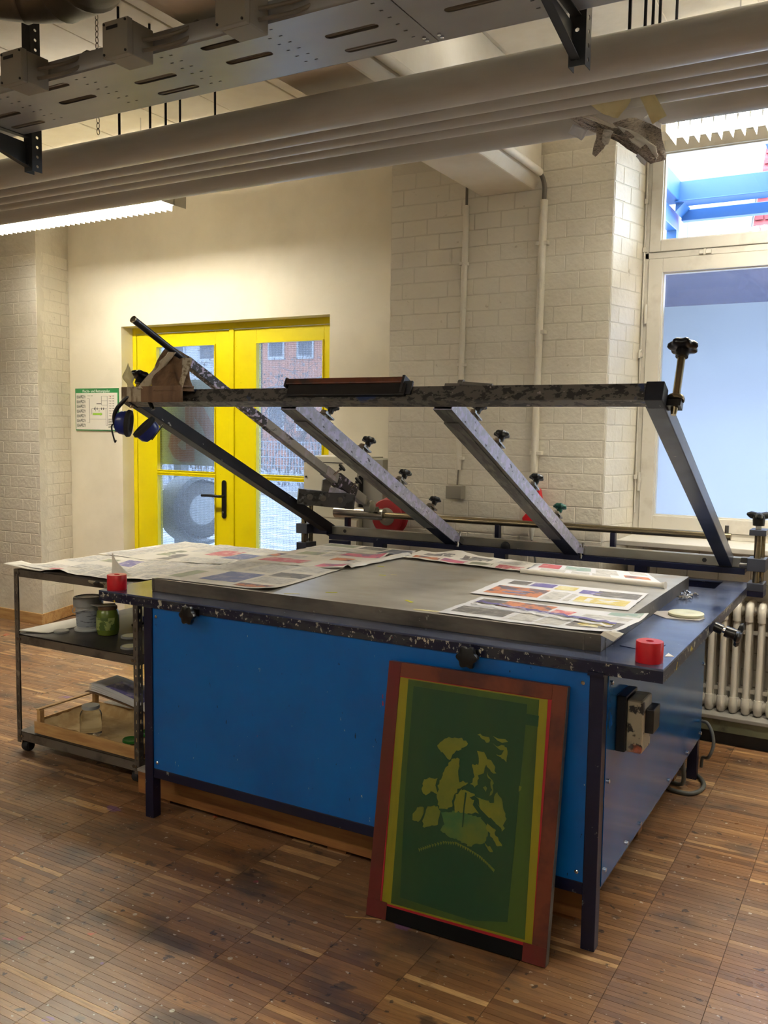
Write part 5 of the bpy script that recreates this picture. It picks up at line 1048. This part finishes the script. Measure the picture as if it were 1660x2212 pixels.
# middle shelf -------------------------------------------------------
ZM = .5635
bk = thing('paint_bucket', (-2.775, .455, ZM), 'white plastic paint bucket with grey lid on the middle trolley shelf', 'bucket')
MB().lathe((-2.775, .455, ZM + .012), (0, 0, 1), [(.052, 0), (.053, .002), (.059, .105), (.064, .108), (.064, .12)], 32).build('bucket_body', 'bucket_white', bk, smooth=True)
MB().lathe((-2.775, .455, ZM + .118), (0, 0, 1), [(.068, 0), (.069, .008), (.069, .034), (.066, .042), (.058, .044), (.056, .040), (.01, .040)], 32).build('bucket_lid', 'lid_grey', bk, smooth=True)
lb = MB(); rg = [[Vector((-2.775 + r * math.cos(a), .455 + r * math.sin(a), z)) for a in [math.radians(-150 + 8 * k) for k in range(20)]] for r, z in ((.0545, ZM + .022), (.0595, ZM + .100))]
lb.add(rg[0] + rg[1], [(i, i + 1, 21 + i, 20 + i) for i in range(19)]); lb.build('bucket_label', 'bucket_label', bk, smooth=True, fix=False)
MB().tube([(-2.842, .45, ZM + .112), (-2.835, .415, ZM + .100), (-2.80, .385, ZM + .092), (-2.765, .385, ZM + .100), (-2.72, .41, ZM + .112)], .0022, 6).build('bucket_handle', 'lid_grey', bk, smooth=True)
tag(MB().lathe((-2.765, .385, ZM), (0, 0, 1), [(.058, 0), (.060, .001), (.060, .009), (.052, .012), (.02, .011)], 32).build('jar_lid', 'bucket_white', smooth=True), 'white round plastic lid lying in front of the paint bucket', 'lid') if False else None
tag(MB().lathe((-2.835, .345, ZM), (0, 0, 1), [(.034, 0), (.035, .001), (.035, .008), (.033, .010), (.02, .009)], 28).build('jar_lid', 'lid_grey', smooth=True), 'small metal lid lying at the foot of the paint bucket', 'lid')
MB().lathe((-2.775, .455, ZM), (0, 0, 1), [(.064, 0), (.066, .002), (.066, .009), (.060, .012)], 32).build('base_lid', 'bucket_white', bk, smooth=True)
jr = thing('paint_jar', (-2.625, .435, ZM), 'green paint jar with card scrap on top, beside the white bucket', 'jar')
MB().lathe((-2.625, .435, ZM), (0, 0, 1), [(.042, 0), (.047, .004), (.052, .03), (.052, .09), (.048, .112), (.040, .122), (.040, .132)], 30).build('glass_body', 'jar_green', jr, smooth=True)
lb = MB(); rg = [[Vector((-2.625 + .0528 * math.cos(a), .435 + .0528 * math.sin(a), z)) for a in [math.radians(-170 + 9 * k) for k in range(19)]] for z in (ZM + .028, ZM + .086)]
lb.add(rg[0] + rg[1], [(i, i + 1, 20 + i, 19 + i) for i in range(18)]); lb.build('jar_label', 'jar_label', jr, smooth=True, fix=False)
MB().lathe((-2.625, .435, ZM + .120), (0, 0, 1), [(.043, 0), (.044, .002), (.044, .012), (.042, .014)], 28).build('jar_rim', 'cardboard', jr, smooth=True)
MB().prism([(-2.70, .40, ZM + .136), (-2.63, .375, ZM + .140), (-2.575, .44, ZM + .138), (-2.63, .485, ZM + .137)], (0, 0, .003)).build('card_cover', 'board_grey', jr)
tag(MB().prism([(-2.985, .225, ZM + .010), (-2.86, .290, ZM + .002), (-2.845, .66, ZM + .004), (-2.97, .66, ZM + .012)], (0, 0, .004)).build('board_sheet', 'pvc_white'), 'white board lying at the left end of the middle trolley shelf', 'board')
for k, (x, y, r, lbb) in enumerate(((-2.345, .30, .042, 'pale cream lid at the front of the middle trolley shelf'), (-2.49, .445, .044, 'pale cream lid behind the frontmost one on the middle shelf'), (-2.53, .62, .046, 'pale cream lid in the second row back on the middle shelf'), (-2.60, .82, .048, 'pale cream lid at the back of the middle shelf'))):
    m = MB(); m.lathe((x, y, ZM), (0, 0, 1), [(r - .003, 0), (r, .001), (r, .009), (r - .003, .011), (r - .006, .009)], 30, 0, caps=True); m.lathe((x, y, ZM + .0092), (0, 0, 1), [(r - .006, 0), (r - .006, .0006)], 30, 1)
    tag(m.build('jar_lid', ['lid_grey', 'lid_cream'], smooth=True), lbb, 'lid', 'lids on the middle trolley shelf')
tag(MB().box(-2.67, -2.61, .70, .76, ZM, ZM + .035).build('small_box', 'ear_blue', bevel=.004), 'small blue box behind the green jar on the middle shelf', 'box')
tag(MB().tube([(-2.64, .60, ZM + .010), (-2.60, .63, ZM + .018), (-2.58, .66, ZM + .022), (-2.60, .69, ZM + .018), (-2.63, .67, ZM + .012), (-2.56, .76, ZM + .01)], .007, 8).build('tool_handle', 'black_plastic', smooth=True), 'black looped tool handle beside the small blue box', 'tool')
# bottom shelf ---------------------------------------------------------
ZB = .099
cr_ = thing('wooden_crate', (-2.56, .55, ZB), 'shallow pale wooden fruit crate on the bottom trolley shelf', 'crate')
CX0, CX1, CY0, CY1 = -2.89, -2.225, .225, .600
for (x0, x1, y0, y1, z0, z1) in ((CX0, CX1, CY0, CY0 + .008, ZB + .004, ZB + .060), (CX0, CX1, CY1 - .008, CY1, ZB + .004, ZB + .060), (CX0, CX0 + .008, CY0 + .03, CY1 - .03, ZB + .02, ZB + .066), (CX1 - .008, CX1, CY0 + .03, CY1 - .03, ZB + .02, ZB + .066)):
    MB().box(x0, x1, y0, y1, z0, z1).build('crate_slat', 'wood_raw', cr_, bevel=.0015)
for (x, y) in ((CX0 + .008, CY0 + .010), (CX1 - .030, CY0 + .010), (CX0 + .008, CY1 - .034), (CX1 - .030, CY1 - .034)): MB().box(x, x + .022, y, y + .024, ZB, ZB + .112).build('corner_post', 'wood_raw', cr_, bevel=.0015)
MB().box(CX0 + .006, CX0 + .028, CY0 + .006, CY1 - .006, ZB + .112, ZB + .119).build('crate_rail', 'wood_raw', cr_, bevel=.0015)
MB().box(CX0, CX1, CY0 + .01, CY1 - .01, ZB, ZB + .004).build('crate_floor', 'wood_raw', cr_)
def lining(u, v):
    x = CX0 + .012 + (CX1 - CX0 - .024) * u; y = CY0 + .012 + (CY1 - CY0 - .024) * v; e = max(0, abs(2 * u - 1) - .86, abs(2 * v - 1) - .86) / .14
    return Vector((x, y, ZB + .006 + .006 * (1 + nz(x * 14, y * 14, 4)) + .045 * e ** 1.5 + .012 * e * nz(x * 22, y * 22, 6)))
MB().grid(lining, 26, 22).build('paper_lining', 'crate_lining', cr_, smooth=True, fix=False)
gj = thing('glass_jar', (-2.62, .32, ZB + .014), 'empty clear glass jar with grey lid standing in the wooden crate', 'jar')
zj = ZB + .016
MB().lathe((-2.62, .32, zj), (0, 0, 1), [(.042, 0), (.048, .004), (.049, .02), (.049, .098), (.044, .112), (.036, .119), (.036, .128)], 32).build('glass_body', 'jar_glass', gj, smooth=True)
MB().lathe((-2.62, .32, zj + .126), (0, 0, 1), [(.039, 0), (.040, .001), (.040, .012), (.038, .015), (.01, .015)], 28).build('lid', 'lid_grey', gj, smooth=True)
for x, y, lbb in ((-2.395, .345, 'green lid in the wooden crate nearest the front slat'), (-2.40, .455, 'green lid in the wooden crate behind the other green lid')):
    tag(MB().lathe((x, y, ZB + .020), (.05, 0, 1), [(.036, 0), (.037, .001), (.037, .009), (.034, .012), (.028, .010), (.01, .010)], 28).build('jar_lid', 'lid_green', smooth=True), lbb, 'lid', 'green lids in the crate')
ps = thing('paper_stack', (-2.68, .58, .20), 'curved stack of printed papers resting on the back of the crate', 'papers')
for k in range(5):
    m = MB(); names = ['paper_cool' if k else 'cardboard']
    def fs_(u, v, k=k): x = -2.86 + .40 * u + (.030 * (k > 0)) + .004 * k; return Vector((x, .50 + .18 * v - .003 * k, ZB + .138 + .006 * k - .045 * u ** 1.5 + .006 * k * (1 - u)))
    m.grid(fs_, 12, 6, 0)
    if k == 4: m.grid(lambda a, b: fs_(.2 + .6 * a, .15 + .6 * b) + Vector((0, 0, .001)), 6, 4, 1); names.append('print_violet')
    m.build('paper_sheet', names, ps, smooth=True, solid=.0012, fix=False)

# ------------------------------------------------------------------ outside the door and the window
og = MB().box(-40, 12, 2.85, 40, -.16, -.06).build('ground_outside', 'asphalt', kind='structure')
bn = thing('banner', (-4.22, 2.76, 1.24), 'pale banner with an orange symbol hanging outside the yellow door', 'banner')
MB().box(-4.515, -3.935, 2.758, 2.762, 1.240, 1.892).build('cloth', 'banner_white', bn)
m = MB()
for q in ([(-4.249, 1.695), (-4.07, 1.695), (-3.96, 1.54), (-3.96, 1.419), (-4.039, 1.453), (-4.076, 1.528), (-4.155, 1.609), (-4.155, 1.53), (-4.25, 1.529)], [(-4.155, 1.531), (-4.155, 1.264), (-4.241, 1.262), (-4.241, 1.540)],
          [(-4.241, 1.540), (-4.241, 1.436), (-4.285, 1.431), (-4.328, 1.394), (-4.285, 1.359), (-4.241, 1.356), (-4.241, 1.262), (-4.296, 1.261), (-4.368, 1.298), (-4.421, 1.381), (-4.396, 1.469), (-4.332, 1.525)]):
    m.prism([(a, 2.757, b) for a, b in q], (0, -.001, 0))
m.build('symbol', 'banner_orange', bn)
MB().cyl((-4.515, 2.76, 1.892), (-4.515, 2.76, 2.3), .002, 6).cyl((-3.935, 2.76, 1.892), (-3.935, 2.76, 2.3), .002, 6).build('cord', 'steel_dark', bn)
tl = thing('trailer', (-4.5, 3.15, -.06), 'grey two-wheeled trailer standing upright outside the left door pane', 'trailer')
wc = Vector((-4.335, 3.02, .875)); ax = Vector((.95, -.31, 0)).normalized()
m = MB(); m.lathe(wc - ax * .055, ax, [(.12, 0), (.185, .004), (.222, .018), (.232, .04), (.232, .075), (.222, .096), (.185, .108), (.13, .112), (.118, .10)], 48); m.build('tyre', 'tyre', tl, smooth=True)
tm = MB()
for k in range(48):
    a = 2 * math.pi * k / 48; u, v, _ = basis(ax); c = wc + (u * math.cos(a) + v * math.sin(a)) * .231; d = (u * math.cos(a) + v * math.sin(a)); t = u * -math.sin(a) + v * math.cos(a)
    tm.add([c + t * i * .009 + ax * j * .05 + d * h for i in (-1, 1) for j in (-1, 1) for h in (-.004, .006)], [(0, 1, 3, 2), (4, 6, 7, 5), (0, 4, 5, 1), (2, 3, 7, 6), (1, 5, 7, 3)])
tm.build('tread_block', 'tyre', tl, kind='stuff')
m = MB(); m.lathe(wc, ax, [(.124, .055), (.128, .048), (.120, .03), (.108, .012), (.050, .004), (.046, .024), (.03, .03), (.004, .03)], 36); m.build('rim', 'hub_grey', tl, smooth=True)
m = MB()
for k in range(5): a = 2 * math.pi * k / 5; u, v, _ = basis(ax); m.lathe(wc + (u * math.cos(a) + v * math.sin(a)) * .075, ax, [(.009, .0), (.009, .028)], 8)
m.each('wheel_nut', 'hub_grey', tl, smooth=True)
u_, v_, _ = basis(ax); h_ = Vector((ax.y, -ax.x, 0)); 
if h_.x > 0: h_ = -h_
m = MB(); ring_ = []
for k in range(25):
    a = math.radians(62 + (292 - 62) * k / 24); d = Vector((0, 0, 1)) * math.sin(a) + (-h_) * math.cos(a); R_ = .275 + .02 * math.sin(math.pi * k / 24)
    ring_.append([wc + d * (R_ + dr_) + ax * w for dr_, w in ((-.03, -.16), (0, -.14), (.004, -.02), (0, .10), (-.03, .125), (-.034, .12), (-.006, .098), (-.002, -.02), (-.006, -.136), (-.034, -.155))])
m.loft(ring_); m.build('mudguard', 'mudguard', tl, smooth=True)
MB().box(-4.78, -4.70, 3.20, 3.30, -.06, 1.45).box(-4.78, -4.2, 3.24, 3.30, .84, .91).build('chassis', 'mudguard', tl, bevel=.005)
tag(MB().lathe((-5.05, 3.75, -.06), (0, 0, 1), [(.14, 0), (.16, .2), (.12, .55), (.05, .68), (.02, .70)], 14, 0, 5, .12).build('plastic_bag', 'bag_teal', smooth=True), 'turquoise plastic bag behind the trailer mudguard outside the door', 'bag')
# mesh fence
fn = thing('mesh_fence', (-14, 15.5, -.06), 'pale double-rod mesh fence across the yard outside the door', 'fence')
m = MB(); x = -19.0
while x < -8.6: m.box(x - .006, x + .006, 15.5, 15.512, -.06, 1.22); x += .09
for z in (.02, .22, .42, .62, .82, 1.02, 1.2): m.box(-19.0, -8.6, 15.49, 15.522, z - .008, z + .008)
m.build('mesh_rods', 'fence_steel', fn, kind='stuff')
for x in (-18.9, -16.4, -13.9, -11.4, -8.9): MB().box(x - .03, x + .03, 15.53, 15.59, -.06, 1.3).build('fence_post', 'fence_steel', fn)
MB().box(-20, -8, 14.6, 14.9, -.06, .05).build('kerb', 'grey_ledge', kind='structure')
# bare shrubs and trees
def shrub(nm, x, y, h, w, n, sd, lab):
    r = random.Random(sd); m = MB()
    for k in range(n):
        p = Vector((x + r.uniform(-w, w) * .4, y + r.uniform(-.4, .4), -.06)); pts = [p]; d = Vector((r.uniform(-.5, .5), r.uniform(-.3, .3), 1)); L_ = h * r.uniform(.6, 1.1)
        for q in range(6): d = (d + Vector((r.uniform(-.5, .5), r.uniform(-.5, .5), r.uniform(-.15, .3)))).normalized(); p = p + d * L_ / 6; pts.append(p)
        m.tube(pts, .02, 4, radii=[.03 * (1 - .13 * i) for i in range(7)])
        for q in range(12):
            b = pts[r.randrange(2, 7)]; e = [b]; dd_ = Vector((r.uniform(-1, 1), r.uniform(-.5, .5), r.uniform(-.2, 1)))
            for s_ in range(3): dd_ = (dd_ + Vector((r.uniform(-.4, .4), 0, r.uniform(-.4, .4)))).normalized(); b = b + dd_ * .22; e.append(b)
            m.tube(e, .008, 3, radii=[.011, .008, .006, .004])
    t = m.build('branches', 'twig'); lf_ = MB()
    for k in range(n * 60):
        c = Vector((x + r.gauss(0, w * .45), y + r.uniform(-.5, .5), r.uniform(.2, h * 1.05))); s_ = r.uniform(.02, .05); a = Vector((r.uniform(-1, 1), r.uniform(-1, 1), r.uniform(-1, 1))) * s_; b = Vector((r.uniform(-1, 1), r.uniform(-1, 1), r.uniform(-1, 1))) * s_
        lf_.add([c - a, c + b, c + a, c - b], [(0, 1, 2, 3)])
    W0 = W_LOC[t.name]; t.name = nm; W_LOC[t.name] = W0; tag(t, lab, 'shrub', 'bare shrubs behind the fence'); l = lf_.build('leaves', 'bush', t, kind='stuff', fix=False)
    l.location = Vector(l.location)
for k, x in enumerate((-19.0, -17.4, -15.8, -14.4, -13.0, -11.6, -10.2)):
    shrub('bare_shrub', x, 17.0 + (k % 2) * .8, 2.9 + .4 * (k % 3), 1.0, 11, 30 + k, 'bare grey shrub behind the mesh fence, ' + ('first', 'second', 'third', 'fourth', 'fifth', 'sixth', 'seventh')[k] + ' from the left')
tag(MB().tube([(-12.5, 14.2, 2.35), (-11.9, 14.0, 2.45), (-11.2, 14.0, 2.5), (-10.6, 14.1, 2.66), (-10.0, 14.1, 2.80), (-9.3, 14.2, 2.82)], .02, 6, radii=[.02, .02, .022, .024, .026, .03]).tube([(-11.2, 14.0, 2.5), (-11.3, 14.0, 2.3), (-11.25, 14.0, 2.1)], .008, 4).tube([(-10.6, 14.1, 2.66), (-10.3, 14.1, 2.45), (-10.0, 14.1, 2.3)], .008, 4).tube([(-9.3, 14.2, 2.82), (-8.9, 14.2, 1.8), (-8.8, 14.2, -.06)], .05, 8).build('bare_tree', 'twig', smooth=True), 'bare tree reaching a long branch across the right door pane', 'tree')
def building(nm, x0, x1, y, z1, wm, lab, cols_, rows, wmat='facade_dark', depth=4):
    b = thing(nm, ((x0 + x1) / 2, y + depth / 2, -.06), lab, 'building'); MB().box(x0, x1, y, y + depth, -.06, z1).build('facade', wm, b)
    dx = (x1 - x0) / cols_; dz = (z1 - .8) / rows
    for i in range(cols_):
        for j in range(rows):
            cx = x0 + (i + .5) * dx; cz = .9 + (j + .5) * dz; m = MB().box(cx - dx * .28, cx + dx * .28, y - .06, y - .005, cz - dz * .30, cz + dz * .30)
            w = m.build('window', 'facade_white', b); MB().box(cx - dx * .23, cx + dx * .23, y - .075, y - .06, cz - dz * .25, cz + dz * .25).build('pane', wmat, w)
    MB().box(x0 - .1, x1 + .1, y - .15, y + depth, z1, z1 + .15).build('roof', 'tile_red', b)
building('apartment_building', -30, -21.5, 26, 9.0, 'facade_white', 'white building far behind the shrubs at the left door pane', 5, 3)
building('apartment_building', -21.3, -17.2, 26, 9.0, 'facade_orange', 'orange building far behind the shrubs at the right door pane', 3, 3)
building('apartment_building', -17.0, -10, 26, 9.0, 'facade_blue', 'pale blue building far behind the shrubs, right of the orange one', 4, 3)
# blue steel balcony outside the window
ba = thing('steel_balcony', (.4, 4.0, 2.9), 'blue steel balcony frame outside the upper window pane', 'balcony')
MB().box(-.90, 3.2, 4.00, 4.08, 3.125, 3.262).box(-.90, 3.2, 3.96, 4.12, 3.118, 3.126).build('edge_beam', 'steel_blue', ba, bevel=.004)
MB().box(-.90, 3.2, 4.20, 4.27, 3.040, 3.115).build('lower_beam', 'steel_blue', ba, bevel=.004)
MB().box(-1.00, -.875, 2.86, 4.08, 3.13, 3.27).box(-1.00, -.93, 2.86, 4.3, 2.98, 3.10).build('side_beam', 'steel_blue', ba, bevel=.004)
MB().box(-1.0, -.93, 4.20, 4.27, -.06, 3.1).box(3.1, 3.2, 4.0, 4.08, -.06, 3.26).build('column', 'steel_blue', ba)
MB().prism([(-.90, 4.0, 3.06), (-.84, 4.0, 3.12), (-.90, 4.0, 3.12)], (0, .2, 0)).build('gusset', 'steel_blue', ba)
MB().box(-.28, -.20, 2.86, 4.0, 3.30, 3.36).build('side_beam', 'steel_blue', ba)
# plain dark box for the balcony underside, seen as a dark band through the top of the lower pane
MB().box(-1.4, 3.4, 2.95, 3.02, 2.02, 2.47).build('outside_dark_box', 'soffit', kind='structure')
hb = thing('neighbour_house', (1.5, 13, -.06), 'white house with a red tiled roof seen through the upper window', 'building')
MB().box(-3.6, -1.42, 10.5, 14, -.06, 5.2).build('facade', 'facade_white', hb)
MB().box(-2.2, -2.15, 10.45, 10.5, 3.8, 5.1).box(-1.80, -1.70, 10.45, 10.5, 3.8, 5.1).each('downpipe', 'facade_blue', hb)
rf_ = MB().prism([(-1.39, 10.5, 3.6), (4.0, 10.5, 3.6), (4.0, 13.5, 8.0), (-1.39, 13.5, 8.0)], (0, .1, -.1)).build('roof', 'tile_red', hb)
rt_ = MB()
for k in range(15):
    t = k / 24; y = 10.5 + 3 * t; z = 3.6 + 4.4 * t
    for q in range(14): rt_.box(-1.37 + q * .13, -1.265 + q * .13, y - .05, y + .10, z - .02, z + .05)
rt_.build('roof_tiles', 'tile_red', rf_, kind='stuff', fix=False)
